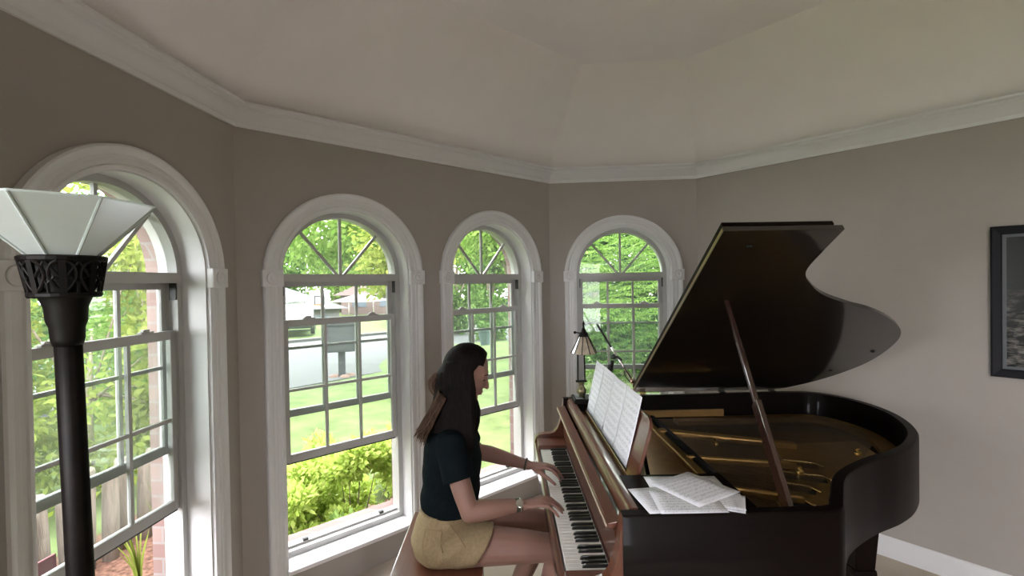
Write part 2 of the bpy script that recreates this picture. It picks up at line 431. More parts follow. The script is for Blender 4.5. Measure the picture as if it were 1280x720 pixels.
# ------------------------------------------------------------------ grand piano.  local x = u (away from player), y = -v (v: bass -> treble), z up
PO = (.092, 3.041, 0); PRZ = math.atan2(.0881, .9961)
piano = empty('grand_piano', PO, PRZ)
tag(piano, 'dark mahogany grand piano with its lid propped open in the bay', 'piano')
def Pp(u, v, z): return (u, -v, z)
nose = [(0,1.55),(.35,1.553),(.66,1.553),(.715,1.535),(.77,1.465),(.906,1.295),(1.1,1.165),(1.29,1.075),(1.44,.975),(1.591,.821),(1.70,.63),(1.755,.44),(1.757,.25),(1.70,.08),(1.60,-.015),(1.45,-.04)]
curve = [(0,1.55),(.35,1.553)] + catmull(nose[2:], 8) + [(.7,-.02),(0,0)]
inner = offset2(curve, -.045)
inner[0] = (0, curve[0][1]-.045); inner[-1] = (0, curve[-1][1]+.045)
# rim
mb = MB(); rings = []
for (a, b) in zip(curve, inner):
    an = np.array(a); bn = np.array(b); t = (bn-an)
    e = lambda s: an + t*s
    rings.append([Pp(*e(0), .70), Pp(*e(0), .992), Pp(*e(.12), 1.0), Pp(*e(.88), 1.0), Pp(*e(1), .992), Pp(*e(1), .70)])
mb.loft(rings); mb.build('rim', M['wood'], piano, auto=35)
# key bed and underside
mb = MB(); mb.box(-.185, .02, -1.545, -.005, .62, .690); mb.build('key_bed', M['woodblack'], piano, bevel=.004)
mb = MB(); mb.prism(inner, .705, .725, lambda p, z: Pp(p[0], p[1], z)); mb.build('bottom_board', M['woodblack'], piano, tri=True)
# arms (cheeks)
prof = [(-.185,.62),(-.188,.70),(-.186,.735),(-.178,.757),(-.160,.772),(-.130,.778),(-.085,.780),(-.060,.790),(-.040,.812),(-.024,.850),(-.012,.905),(-.004,.960),(0,1.0),(.0,.62)]
for v0, v1 in ((0,.05),(1.50,1.55)):
    mb = MB(); mb.prism(prof, v0, v1, lambda p, v: Pp(p[0], v, p[1])); mb.build('arm', M['woodred'], piano, bevel=.004)
for v0, v1 in ((.05,.198),(1.426,1.50)):
    mb = MB(); mb.box(-.172, -.002, -v1, -v0, .69, .757); mb.build('key_block', M['woodred'], piano, bevel=.004)
mb = MB(); mb.box(-.186, -.166, -1.5, -.05, .685, .728); mb.build('key_slip', M['woodred'], piano, bevel=.004)
# keys
pitch = 1.226/52; v0 = .199
wh = MB(); wh.box(-.160, -.004, -(pitch-.0012)/2, (pitch-.0012)/2, .700, .735)
w0 = wh.build('white_key', M['ivory'], piano, bevel=.0015)
bk = MB(); bw = .0055
bk.loft([[(-.104,-bw,.733),(-.104,bw,.733),(-.100,bw*.85,.744),(-.100,-bw*.85,.744)], [(-.098,-bw,.733),(-.098,bw,.733),(-.092,bw*.8,.747),(-.092,-bw*.8,.747)], [(-.011,-bw,.733),(-.011,bw,.733),(-.011,bw*.8,.747),(-.011,-bw*.8,.747)]])
b0 = bk.build('black_key', M['ebony'], piano, bevel=.001)
names = 'ABCDEFG'; first = True; fb = True
for i in range(52):
    o = w0 if i == 0 else w0.copy()
    if i: COL.objects.link(o); o.parent = piano
    o.location = (0, -(v0+(i+.5)*pitch), 0)
    nm = names[i % 7]
    if nm in 'ACDFG' and i < 51:
        q = b0 if fb else b0.copy()
        if not fb: COL.objects.link(q); q.parent = piano
        fb = False
        sh = {'A':.0, 'C':-.0018, 'D':.0018, 'F':-.0025, 'G':0}[nm]
        q.location = (0, -(v0+(i+1)*pitch+sh), 0)
mb = MB(); mb.box(-.006, .004, -1.426, -.198, .735, .748); mb.build('name_board_felt', M['felt'], piano)
mb = MB(); mb.loft([[Pp(u, v, z) for u, z in ((-.001,.742),(-.004,.86),(-.016,.925),(-.004,.932),(.012,.86),(.012,.742))] for v in (.052, 1.498)])
fbd = mb.build('fallboard', M['woodred'], piano, auto=40)
mb = MB(); mb.loft([[Pp(u, v, z) for u, z in ((-.040,.944),(-.034,.949),(.006,.957),(.006,.945),(-.020,.930),(-.036,.936))] for v in (.054, 1.496)]); mb.build('folded_lid_edge', M['woodred'], fbd, bevel=.002)
mb = MB(); mb.box(-.043, -.040, -1.496, -.054, .938, .948); mb.build('edge_strip', mat('pale_edge', (.55,.45,.34), .35), fbd)  # pale strip along the fallboard's front edge
mb = MB(); mb.loft([[Pp(u, v, z) for u, z in ((.022,.945),(.022,.985),(.030,.996),(.045,1.0),(.062,1.0),(.062,.945))] for v in (.05, 1.50)]); mb.build('front_rail', M['woodred'], piano, auto=40)
mb = MB(); mb.box(.062, .150, -1.5, -.05, .945, .958); mb.build('desk_shelf', M['woodred'], piano, bevel=.002)
mb = MB(); mb.box(.062, .45, -1.506, -1.235, .955, .999); mb.build('side_shelf', M['wood'], piano, bevel=.003)
mb = MB(); mb.box(.062, .45, -.20, -.044, .955, .999); mb.build('side_shelf', M['wood'], piano, bevel=.003)
# music desk: leaning panel with a lip and back struts
tl = math.radians(15.5)
def Dk(s, v, off): # s up along the desk, off towards the player
    return Pp(.128 + s*math.sin(tl) - off*math.cos(tl), v, .962 + s*math.cos(tl) + off*math.sin(tl))
desk = MB(); pr = [(1.225,0),(1.225,.20)] + [(1.225-.05*(1-math.cos(a)), .20+.05*math.sin(a)) for a in np.linspace(.2, PI/2, 6)] + [(.235+.05*(1-math.cos(a)), .20+.05*math.sin(a)) for a in np.linspace(PI/2, .2, 6)] + [(.235,.20),(.235,0)]
desk.prism(pr, -.014, 0, lambda p, d: Dk(p[1], p[0], d)); dko = desk.build('music_desk', M['woodred'], piano, bevel=.002)
mb = MB(); mb.loft([[Dk(s, v, o) for s, o in ((-.004,0),(-.004,.026),(.012,.026),(.012,.021),(.003,.019),(.003,0))] for v in (.235, 1.225)]); mb.build('desk_lip', M['brass'], dko)
for v in (.40, 1.05):
    mb = MB(); mb.obox(Dk(.18, v, -.018), Pp(.235, v, .905), .02, .012); mb.build('desk_strut', M['wood'], dko)
# inside: soundboard, plate, bars, strings, dampers
mb = MB(); mb.prism(offset2(curve, -.05), .79, .80, lambda p, z: Pp(p[0], p[1], z)); mb.build('soundboard', M['sound'], piano, tri=True)
pl_out = offset2(curve, -.052); pl_in = offset2(curve, -.135)
mb = MB(); rg = []
for a, b in zip(pl_out[1:-1], pl_in[1:-1]):
    if a[0] < .18: a = (.18, a[1])
    rg.append([Pp(*a, .835), Pp(*a, .862), Pp(b[0], b[1], .858), Pp(b[0], b[1], .835)])
mb.loft(rg); plate = mb.build('iron_plate', M['gold'], piano, auto=40)
mb = MB(); mb.box(.16, .50, -1.49, -.06, .84, .868); mb.box(.46, .50, -1.49, -.06, .868, .90); mb.build('pin_block', M['gold'], plate, bevel=.006)
for (ua, va, ub, vb, wd) in ((.49,.40,1.14,.60,.055),(.49,.80,.98,.86,.028),(.49,1.12,.80,1.20,.028)):
    mb = MB(); mb.obox(Pp(ua, va, .893), Pp(ub, vb, .868), wd, .030); mb.build('plate_bar', M['gold'], plate, bevel=.008)
web = MB(); web.prism([(1.06,.54),(1.52,.52),(1.46,.80),(1.28,.98),(1.08,1.10),(.86,1.28),(.72,1.40),(.64,1.40),(.72,1.14),(.84,.94),(.98,.74)], .842, .858, lambda p, z: Pp(p[0], p[1], z)); web.build('plate_web', M['gold'], plate, tri=True, bevel=.004)
for (ua, va, ub, vb) in ((.97,.80,1.08,.845),(.86,.93,1.02,.99),(.80,1.03,.90,1.10),(.72,1.16,.80,1.215)):
    mb = MB(); mb.obox(Pp(ua, va+.02, .859), Pp(ub, vb+.02, .859), .045, .004); mb.build('plate_slot', M['black'], plate)
    mb = MB(); mb.tube([Pp(ua, va-.012, .868), Pp(ub, vb-.012, .868), Pp(ub+.012, vb+.03, .866)], .0065, 8, round_ends=True); mb.build('hitch_bar', M['brass'], plate, smooth=True)
mb = MB(); mb.box(.47, 1.02, -.052, -.040, .868, .914); mb.build('rim_strip', mat('amber_strip', (.42,.25,.085), .35, coat=.4), piano, bevel=.002)  # amber strip low on the inner face of the far rim
for (u, v) in ((.92,.98),(1.33,.78),(.72,.60),(.70,1.22),(1.10,.35)):
    mb = MB(); mb.lathe([(.016,0),(.016,.012),(.009,.016),(.009,.028),(.002,.031)], Pp(u, v, .884), 12); mb.build('plate_bolt', M['brass'], plate, smooth=False)
mb = MB()
for k in range(110):
    v = .13 + k*(1.30/110); ue = np.interp(v, [.1,.45,.7,.95,1.15,1.32,1.45], [1.60,1.62,1.5,1.28,1.0,.80,.66])
    mb.obox(Pp(.20, v, .886), Pp(ue, v*.86+.05, .882), .0016, .0016)
s_ = mb.build('strings', M['steel'], piano); tag(s_, kind='stuff')
mb = MB()
for k in range(60):
    v = .15 + k*.0178
    mb.box(.515, .55, -v-.006, -v+.006, .888, .902)
mb.box(.525, .545, -1.25, -.13, .902, .907)
d_ = mb.build('dampers', M['black'], piano); tag(d_, kind='stuff')
mb = MB()
for r in range(3):
    for k in range(70):
        mb.lathe([(.0035,0),(.0035,.024),(.001,.026)], Pp(.20+.03*r+.012*(k % 2), .14+k*.0185, .866), 6)
p_ = mb.build('tuning_pins', M['steel'], piano); tag(p_, kind='stuff')
# lid: hinged on the bass side, open 35 degrees; front flap folded back on top
th = math.radians(35.0); HV, HZ = -.04, 1.01
def Ld(u, w, d): # d below(-)/above(+) the lid's underside
    return Pp(u, HV + w*math.cos(th) - d*math.sin(th), HZ + w*math.sin(th) + d*math.cos(th))
lp = [(.466,0),(.466,1.588),(.925,1.588)] + catmull([(.916,1.47),(.918,1.32),(.995,1.218),(1.10,1.131),(1.258,1.052),(1.413,.988),(1.581,.886),(1.709,.766),(1.768,.627),(1.773,.427),(1.71,.27),(1.60,.13),(1.47,.03)], 6) + [(1.40,0)]
lid = MB(); lid.prism(lp, 0, .021, lambda p, d: Ld(p[0], p[1], d)); lido = lid.build('lid', M['woodblack'], piano, tri=True, bevel=.003)
mb = MB(); mb.prism([(.470,.004),(.470,1.584),(.90,1.584),(.90,.004)], .028, .047, lambda p, d: Ld(p[0], p[1], d)); mb.build('folded_front_flap', M['wood'], lido, bevel=.003)
mb = MB(); mb.prism([(.466,.006),(.466,1.582),(.4655,1.582),(.4655,.006)], .003, .018, lambda p, d: Ld(p[0]-.0008, p[1], d)); mb.build('lid_edge_sheen', mat('lid_edge_reflection', (.22,.13,.06), .3, coat=.6), lido)  # window reflection along the lid's front edge, put in as golden colour
for (u, w) in ((1.70,.545),(1.60,.30),(.60,1.50)):
    mb = MB(); mb.lathe([(.010,0),(.010,.006),(.006,.009)], (0,0,0), 12); Mx = Matrix.Translation(Ld(u, w, 0)) @ Matrix.Rotation(PI+th*0, 4, 'X'); mb.xform(Mx); mb.build('rubber_bumper', M['black'], lido)
for u in (.53, 1.05, 1.38):
    mb = MB(); mb.tube([Pp(u-.02, HV-.006, HZ-.002), Pp(u+.02, HV-.006, HZ-.002)], .005, 10); mb.box(u-.02, u+.02, -HV-.02, -HV+.0, 1.0, 1.003); mb.build('hinge', M['brass'] if u < .6 else M['bronze'], lido)
# prop stick
A = Vector(Pp(.585, 1.470, .93)); B = Vector(Ld(.662, 1.095, -.001))
mb = MB(); mb.obox(A, A.lerp(B, .46), .052, .020, up=(1,0,0)); mb.obox(A.lerp(B, .455), B, .022, .020, up=(1,0,0)); mb.build('lid_prop', mat('prop_mahogany', (.035,.014,.010), .25, coat=1), piano, bevel=.004)
mb = MB(); mb.box(.555, .62, -1.505, -1.46, .86, .94); mb.build('prop_bracket', M['wood'], piano, bevel=.004)
# legs
def pleg(u, v, ztop=.63):
    m_ = MB()
    def sq(c, h, z): return [Pp(u-h+c, v-h, z), Pp(u+h+c, v-h, z), Pp(u+h+c, v+h, z), Pp(u-h+c, v+h, z)]
    m_.loft([sq(0,.062,ztop), sq(0,.062,ztop-.05), sq(0,.058,ztop-.055), sq(0,.056,ztop-.09), sq(0,.044,.425)]); m_.loft([sq(0,.048,.425), sq(0,.050,.405), sq(0,.048,.385)]); m_.loft([sq(0,.038,.385), sq(0,.030,.09), sq(0,.036,.085), sq(0,.036,.07)])
    lo = m_.build('leg', M['wood'], piano, bevel=.004)
    c = MB(); c.tube([Pp(u, v-.012, .03), Pp(u, v+.012, .03)], .03, 20); c.box(u-.01, u+.01, -v-.02, -v+.02, .03, .072); c.build('caster', M['brass'], lo)
pleg(.10, .12); pleg(.10, 1.43); pleg(1.235, .905, .715)
# pedal lyre
mb = MB()
for v in (.72, .86): mb.tube([Pp(.12, v, .63), Pp(.12, v+(.0), .20)], .018, 10)
mb.box(.05, .19, -.93, -.65, .08, .20)
ly = mb.build('pedal_lyre', M['wood'], piano, bevel=.003)
for v in (.73, .79, .85):
    m_ = MB(); m_.tube([Pp(.06, v, .11), Pp(-.04, v, .10), Pp(-.08, v, .085)], [.007,.010,.011], 10, round_ends=True); m_.build('pedal', M['brass'], ly, smooth=True)

# ------------------------------------------------------------------ sheet music
def paper_mat(name, nst, horiz=True, rows=10, ink=.5):
    m, t, N, L = nt(name)
    out = N.new('ShaderNodeOutputMaterial'); b = N.new('ShaderNodeBsdfPrincipled'); L.new(b.outputs[0], out.inputs[0]); b.inputs['Roughness'].default_value = .8; b.inputs['Specular IOR Level'].default_value = .2
    uv = N.new('ShaderNodeUVMap'); sp = N.new('ShaderNodeSeparateXYZ'); L.new(uv.outputs[0], sp.inputs[0])
    def mth(op, a, b_=None, c=None):
        n_ = N.new('ShaderNodeMath'); n_.operation = op
        for i, x in enumerate((a, b_, c)):
            if x is None: continue
            if isinstance(x, (int, float)): n_.inputs[i].default_value = x
            else: L.new(x, n_.inputs[i])
        return n_.outputs[0]
    X, Y = sp.outputs[0], sp.outputs[1]
    y10 = mth('MULTIPLY', Y, float(rows)); fr = mth('FRACT', y10); row = mth('FLOOR', y10)
    # five staff lines in the middle of each row
    in_st = mth('MULTIPLY', mth('GREATER_THAN', fr, .28), mth('LESS_THAN', fr, .72))
    l5 = mth('FRACT', mth('MULTIPLY', mth('SUBTRACT', fr, .28), 5/.44)); line = mth('MULTIPLY', mth('LESS_THAN', l5, .22), in_st)
    cb = N.new('ShaderNodeCombineXYZ'); L.new(mth('MULTIPLY', X, 48.0), cb.inputs[0]); L.new(mth('MULTIPLY', Y, rows*4.0), cb.inputs[1]); cb.inputs[2].default_value = nst
    vo = N.new('ShaderNodeTexVoronoi'); vo.inputs['Scale'].default_value = 1; vo.inputs['Randomness'].default_value = .9; L.new(cb.outputs[0], vo.inputs['Vector'])
    note = mth('MULTIPLY', mth('LESS_THAN', vo.outputs['Distance'], .33), mth('MULTIPLY', mth('GREATER_THAN', fr, .16), mth('LESS_THAN', fr, .86)))
    bx = mth('FRACT', mth('MULTIPLY', X, 5.0)); bar = mth('MULTIPLY', mth('LESS_THAN', bx, .02), in_st)
    inkv = mth('MINIMUM', mth('ADD', mth('ADD', mth('MULTIPLY', line, .55), note), bar), 1.0)
    mx_ = mth('MULTIPLY', mth('MULTIPLY', mth('GREATER_THAN', X, .07), mth('LESS_THAN', X, .93)), mth('MULTIPLY', mth('GREATER_THAN', Y, .05), mth('LESS_THAN', Y, .95)))
    fac = mth('MULTIPLY', mth('MULTIPLY', inkv, mx_), ink)
    mix = N.new('ShaderNodeMix'); mix.data_type = 'RGBA'; L.new(fac, mix.inputs[0]); mix.inputs[6].default_value = (.90,.91,.97,1); mix.inputs[7].default_value = (.03,.03,.05,1)
    L.new(mix.outputs[2], b.inputs['Base Color'])
    return m
PM = [paper_mat('printed_score_%s' % 'abc'[k], 3.7*k, rows=(10, 12, 9)[k]) for k in range(3)]
def sheet(name, f, nx, ny, m_, parent=None, thick=.0004):
    """grid sheet f(s,t)->point with uv"""
    vs = []; fs = []; uvs = []
    for j in range(ny+1):
        for i in range(nx+1): vs.append(tuple(f(i/nx, j/ny))); uvs.append((i/nx, j/ny))
    for j in range(ny):
        for i in range(nx): a = j*(nx+1)+i; fs.append((a, a+1, a+nx+2, a+nx+1))
    me = bpy.data.meshes.new(name); me.from_pydata(vs, [], fs); me.materials.append(m_)
    ul = me.uv_layers.new(name='UVMap')
    for p in me.polygons:
        for li, vi in zip(p.loop_indices, p.vertices): ul.data[li].uv = uvs[vi]
    me.polygons.foreach_set('use_smooth', [True]*len(me.polygons)); me.update()
    o = bpy.data.objects.new(name, me); COL.objects.link(o)
    if parent: o.parent = parent
    sd = o.modifiers.new('thickness', 'SOLIDIFY'); sd.thickness = thick
    return o
def world_of(p): # piano-local -> world
    c, s = math.cos(PRZ), math.sin(PRZ); return Vector((PO[0]+c*p[0]-s*p[1], PO[1]+s*p[0]+c*p[1], p[2]))
score = empty('sheet_music', world_of(Dk(0, .62, .004)), PRZ)
tag(score, 'wide taped score of four white pages standing on the music desk', 'sheet music')
def to_loc(p, o): # piano-local to the empty's local
    w = world_of(p) - Vector(o.location); c, s = math.cos(PRZ), math.sin(PRZ); return (c*w.x+s*w.y, -s*w.x+c*w.y, w.z)
pw = .2365
for k in range(4):
    va = .15 + k*pw; lift = (.001,.0006,.0003,0)[k]; drop = (0,.0015,.0,.0015)[k]
    def f(s, t, va=va, lift=lift, k=k, drop=drop):
        v = va + s*(pw-.0004)
        bend = .006*math.sin(PI*s)*(1 if k % 2 == 0 else .7) + .008*t*t
        return to_loc(Dk(.004+drop+t*.300, v, .004+lift+bend), score)
    sheet('page', f, 8, 8, PM[k % 3], score)
# loose sheets lying on the treble shelf and rim.  corners measured on the shelf plane, in (u,v)
loose = [
 ((.150,1.262),(.415,1.270),(.405,1.490),(.140,1.482), 1.0012, 'grey-shaded music sheet at the back of the loose pile on the piano', 0),
 ((.200,1.330),(.445,1.440),(.385,1.560),(.140,1.450), 1.0024, 'lowest white sheet sticking out at the right tip of the loose pile', 1),
 ((.175,1.290),(.435,1.425),(.395,1.545),(.130,1.430), 1.0036, 'second white sheet from the bottom of the loose pile, its right tip showing', 2),
 ((.062,1.372),(.300,1.352),(.318,1.545),(.085,1.552), 1.0048, 'white music sheet at the left end of the loose pile, nearest the keys', 1),
 ((.150,1.335),(.330,1.238),(.440,1.418),(.255,1.520), 1.0064, 'topmost music sheet lying askew on the loose pile', 0),
 ((.130,1.390),(.345,1.400),(.335,1.556),(.120,1.556), 1.0056, 'white sheet under the topmost one, along the piano edge', 2),
]
for (a, b, c, d, z, lab, mi) in loose:
    cx = sum(p[0] for p in (a,b,c,d))/4; cv = sum(p[1] for p in (a,b,c,d))/4
    e = None
    org = world_of(Pp(cx, cv, z))
    ph = random.uniform(0, 6)
    def f(s, t, a=a, b=b, c=c, d=d, z=z, org=org, ph=ph):
        A_, B_, C_, D_ = map(np.array, (a, b, c, d))
        p = (A_*(1-s)+B_*s)*(1-t) + (D_*(1-s)+C_*s)*t
        w = world_of(Pp(p[0], p[1], z + .0004*math.sin(3*s+ph)+.0004)) - org
        cc, ss = math.cos(PRZ), math.sin(PRZ)
        return (cc*w.x+ss*w.y, -ss*w.x+cc*w.y, w.z)
    o = sheet('loose_music_sheet', f, 6, 6, PM[mi]); o.location = org; o.rotation_euler = (0,0,PRZ)
    tag(o, lab, 'sheet music', 'loose music sheets on the piano')
# ------------------------------------------------------------------ bench
bench = empty('piano_bench', world_of((-.672, -.84, 0)), PRZ)
tag(bench, 'glossy reddish mahogany piano bench under the seated player', 'bench')
mb = MB(); mb.box(-.20, .20, -.39, .39, .468, .497); mb.build('bench_top', M['woodred'], bench, bevel=.006)
mb = MB(); mb.box(-.178, .178, -.365, .365, .385, .468); mb.build('apron', M['wood'], bench, bevel=.004)
for sx in (-1, 1):
    for sy in (-1, 1):
        m_ = MB(); x, y = sx*.155, sy*.342
        m_.loft([[(x-h, y-h, z), (x+h, y-h, z), (x+h, y+h, z), (x-h, y+h, z)] for h, z in ((.026,.40),(.026,.36),(.016,0))]); m_.build('leg', M['wood'], bench, bevel=.003)

# ------------------------------------------------------------------ small lamp on the piano
lam = empty('piano_lamp', world_of(Pp(.105, .118, 1.0)), PRZ)
tag(lam, 'small bronze piano lamp with panelled cone shade beside the far window', 'lamp')
mb = MB(); mb.loft([[(-a, -b, z), (a, -b, z), (a, b, z), (-a, b, z)] for a, b, z in ((.055,.075,0),(.055,.075,.022),(.050,.070,.028))]); mb.build('lamp_base', M['bronze'], lam, bevel=.004)
mb = MB(); mb.box(-.042, .0, -.060, .060, .028, .031); mb.build('base_plate', mat('pewter_plate', (.28,.32,.33), .3, metal=.8), lam)
mb = MB(); mb.lathe([(.020,.028),(.022,.04),(.030,.058),(.028,.075),(.016,.092),(.012,.108),(.020,.112),(.020,.120)], (.0,0,0), 20); mb.build('lamp_stem', mat('aged_brass', (.20,.17,.10), .3, metal=.9), lam, smooth=True)
mb = MB(); mb.box(-.035, .035, -.010, .010, .118, .130); mb.build('post_bracket', M['bronze'], lam, bevel=.003)
for s in (-1, 1):
    mb = MB(); mb.tube([(s*.022, 0, .128), (s*.020, 0, .31)], .0045, 10); mb.build('post', M['bronze'], lam)
shade = MB(); N_ = 10
def ringc(r, z, n=N_, c=(.018, 0)): return [(c[0]+r*math.cos(2*PI*k/n), c[1]+r*math.sin(2*PI*k/n), z) for k in range(n)]
shade.loft([ringc(.026,.405), ringc(.080,.298), ringc(.077,.296), ringc(.023,.402)], cap=False)
sho = shade.build('lamp_shade', mat('slag_glass', (.42,.36,.28), .25, coat=.5, var=.3, scale=25), lam, recalc=False)
for k in range(N_):
    a = 2*PI*k/N_
    mb = MB(); mb.tube([(.018+.026*math.cos(a), .026*math.sin(a), .406), (.018+.081*math.cos(a), .081*math.sin(a), .298)], .0028, 6); mb.build('shade_rib', M['bronze'], sho)
mb = MB(); mb.lathe([(.006,.38),(.028,.396),(.030,.412),(.024,.425),(.016,.43),(.012,.445),(.006,.452),(.006,.47),(.009,.478),(.003,.495)], (.018,0,0), 16); mb.build('shade_cap', M['bronze'], lam, smooth=True)
mb = MB(); mb.tube([(.0,0,.42), (-.032,.0,.425)], .004, 8); mb.ball((-.036,0,.425), .009, 10, 6); mb.build('switch_knob', M['bronze'], lam, smooth=True)
mb = MB(); mb.tube([(0,0,.30), (.018,0,.40)], .006, 8); mb.build('shade_arm', M['bronze'], lam)

# ------------------------------------------------------------------ microphone boom stand behind the piano
ms = empty('microphone_stand', world_of(Pp(.335, -.23, 0)), PRZ)
tag(ms, 'black microphone stand with slanted chrome boom behind the piano', 'microphone stand')
v_ = 0
def rel(u, v, z): return (u-.335, -(v+.23), z)
mb = MB(); mb.tube([rel(.335,-.23,.02), rel(.35,-.23,.95)], .012, 12); mb.build('lower_tube', M['blackmetal'], ms, smooth=True)
mb = MB(); mb.tube([rel(.35,-.23,.93), rel(.36,-.23,1.10), rel(.38,-.23,1.19)], [.016,.016,.013], 12); mb.lathe([(.019,0),(.019,.04)], rel(.362,-.23,1.12), 12); mb.build('grip_clutch', M['blackmetal'], ms, smooth=True)
mb = MB(); mb.ball(rel(.386,-.23,1.215), .020, 12, 8); mb.tube([rel(.386,-.27,1.215), rel(.386,-.19,1.215)], .010, 10); mb.tube([rel(.405,-.20,1.222), rel(.43,-.18,1.20)], .007, 8, round_ends=True); mb.build('boom_joint', M['blackmetal'], ms, smooth=True)
BA, BB = Vector(rel(.285,-.27,1.432)), Vector(rel(.50,-.17,1.055))
mb = MB(); mb.tube([BA, BA.lerp(BB,.42)], .0075, 12, round_ends=True); mb.build('boom_tail', M['blackmetal'], ms, smooth=True)
mb = MB(); mb.tube([BA.lerp(BB,.40), BB], .0085, 12); mb.build('boom_arm', M['chrome'], ms, smooth=True)
mb = MB(); mb.ball(BB, .020, 12, 8); mb.tube([BB, BB + Vector((.03,-.01,-.03))], .014, 12, round_ends=True); mb.build('microphone_clip', mat('copper_mic', (.55,.38,.30), .25, metal=1), ms, smooth=True)
cab = [BB + Vector((-.012,0,-.01)), BB + Vector((-.045,-.0,.03)), BB + Vector((-.055,-.0,.06)), BB+Vector((-.035,0,.075))]
mb = MB(); mb.tube(catmull(cab, 6), .0035, 8); mb.build('cable_loop', M['blackmetal'], ms, smooth=True)
for k in range(3):
    a = 2*PI*k/3 + .5
    mb = MB(); mb.tube([(0,0,.07), (.16*math.cos(a), .16*math.sin(a), .012)], .010, 8, round_ends=True); mb.build('tripod_leg', M['blackmetal'], ms, smooth=True)

# ------------------------------------------------------------------ torchiere floor lamp
fl = empty('floor_lamp', (-1.045, .985, 0)); tag(fl, 'tall black torchiere floor lamp with white glass bowl shade at left', 'lamp')
def Fl(x, y, z): # the whole pole leans a touch
    k = (z-1.75)*-.028
    return (x - .033 + k, y, z)
def flathe(prof, n=28, ph=0):
    return [[Fl(r*math.cos(2*PI*k/n+ph), r*math.sin(2*PI*k/n+ph), z) for k in range(n)] for r, z in prof]
mb = MB(); mb.loft(flathe([(.15,0),(.152,.012),(.13,.022),(.07,.03),(.05,.05),(.035,.07)])); mb.build('lamp_base', M['bronze'], fl, smooth=True)
# fluted pole
def flute(r, z, n=32): return [Fl((r-(.0022 if k % 2 else 0))*math.cos(2*PI*k/n), (r-(.0022 if k % 2 else 0))*math.sin(2*PI*k/n), z) for k in range(n)]
mb = MB(); mb.loft([flute(.0245, z) for z in (.06,.6,1.2,1.62)]); mb.build('pole', M['bronze'], fl, smooth=True)
mb = MB(); mb.loft(flathe([(.026,1.615),(.030,1.63),(.031,1.655),(.036,1.67),(.038,1.70),(.046,1.722),(.048,1.728)])); mb.build('pole_capital', M['bronze'], fl, smooth=True)
cg = MB()
cg.loft(flathe([(.061,1.722),(.064,1.726),(.064,1.732),(.061,1.735)])); cg.loft(flathe([(.070,1.800),(.076,1.805),(.077,1.812),(.073,1.815)]))
for k in range(8):
    a = 2*PI*k/8
    def CP(da, t): # point on the flared gallery wall
        r = .060+.012*t; return Fl(r*math.cos(a+da), r*math.sin(a+da), 1.732+.072*t)
    cg.obox(CP(0,0), CP(0,1), .012, .006, up=(math.cos(a),math.sin(a),0))
    for sgn in (-1, 1):
        cv = [CP(sgn*.05,.05), CP(sgn*.22,.25), CP(sgn*.34,.55), CP(sgn*.26,.85), CP(sgn*.10,.98)]
        cg.tube(catmull(cv, 3), .0035, 6); cg.tube(catmull([CP(sgn*.02,.45), CP(sgn*.16,.62), CP(sgn*.38,.95)], 3), .003, 6)
        cg.tube([CP(sgn*.39,0), CP(sgn*.39,.3), CP(sgn*.2,.5)], .003, 6)
cg.build('openwork_gallery', M['bronze'], fl, smooth=False)
cin = MB(); cin.loft(flathe([(.050,1.728),(.054,1.80)])); cin.build('gallery_liner', M['black'], fl, smooth=True)
m_bowl, t, N, L = nt('frosted_glass')
o_ = N.new('ShaderNodeOutputMaterial'); mx = N.new('ShaderNodeMixShader'); tr = N.new('ShaderNodeBsdfTranslucent'); b = N.new('ShaderNodeBsdfPrincipled')
nz = N.new('ShaderNodeTexNoise'); nz.inputs['Scale'].default_value = 6; cr = N.new('ShaderNodeValToRGB'); cr.color_ramp.elements[0].color = (.80,.86,.85,1); cr.color_ramp.elements[1].color = (.86,.91,.90,1); L.new(nz.outputs['Fac'], cr.inputs[0]); L.new(cr.outputs[0], b.inputs['Base Color']); L.new(cr.outputs[0], tr.inputs[0])
b.inputs['Roughness'].default_value = .35; mx.inputs[0].default_value = .72; L.new(b.outputs[0], mx.inputs[1]); L.new(tr.outputs[0], mx.inputs[2]); L.new(mx.outputs[0], o_.inputs[0])
PH = math.radians(23)
def oct_(r, z, n=8): return [Fl(r*math.cos(2*PI*k/n+PH-.0), r*math.sin(2*PI*k/n+PH), z) for k in range(n)]
bo = MB(); bo.loft([oct_(.030,1.806), oct_(.058,1.812), oct_(.176,1.930)], cap=False)
bow = bo.build('glass_bowl', m_bowl, fl, recalc=False)
for k in range(8):
    a = 2*PI*k/8+PH
    mb = MB(); mb.tube([Fl(.059*math.cos(a), .059*math.sin(a), 1.812), Fl(.1765*math.cos(a), .1765*math.sin(a), 1.930)], .0032, 6); mb.build('bowl_seam', mat('lead_seam', (.38,.42,.41), .5) if k == 0 else bpy.data.materials['lead_seam'], bow)
mb = MB(); mb.loft([oct_(.178,1.929), oct_(.179,1.933), oct_(.172,1.935), oct_(.171,1.931)], cap=False); mb.build('bowl_rim', m_bowl, bow)
mb = MB(); mb.tube([Fl(0,0,1.81), Fl(0,0,1.86)], .018, 12); mb.ball(Fl(0,0,1.885), .03, 14, 10); mb.build('bulb', mat('opal_bulb', (.7,.7,.66), .4), fl, smooth=True)

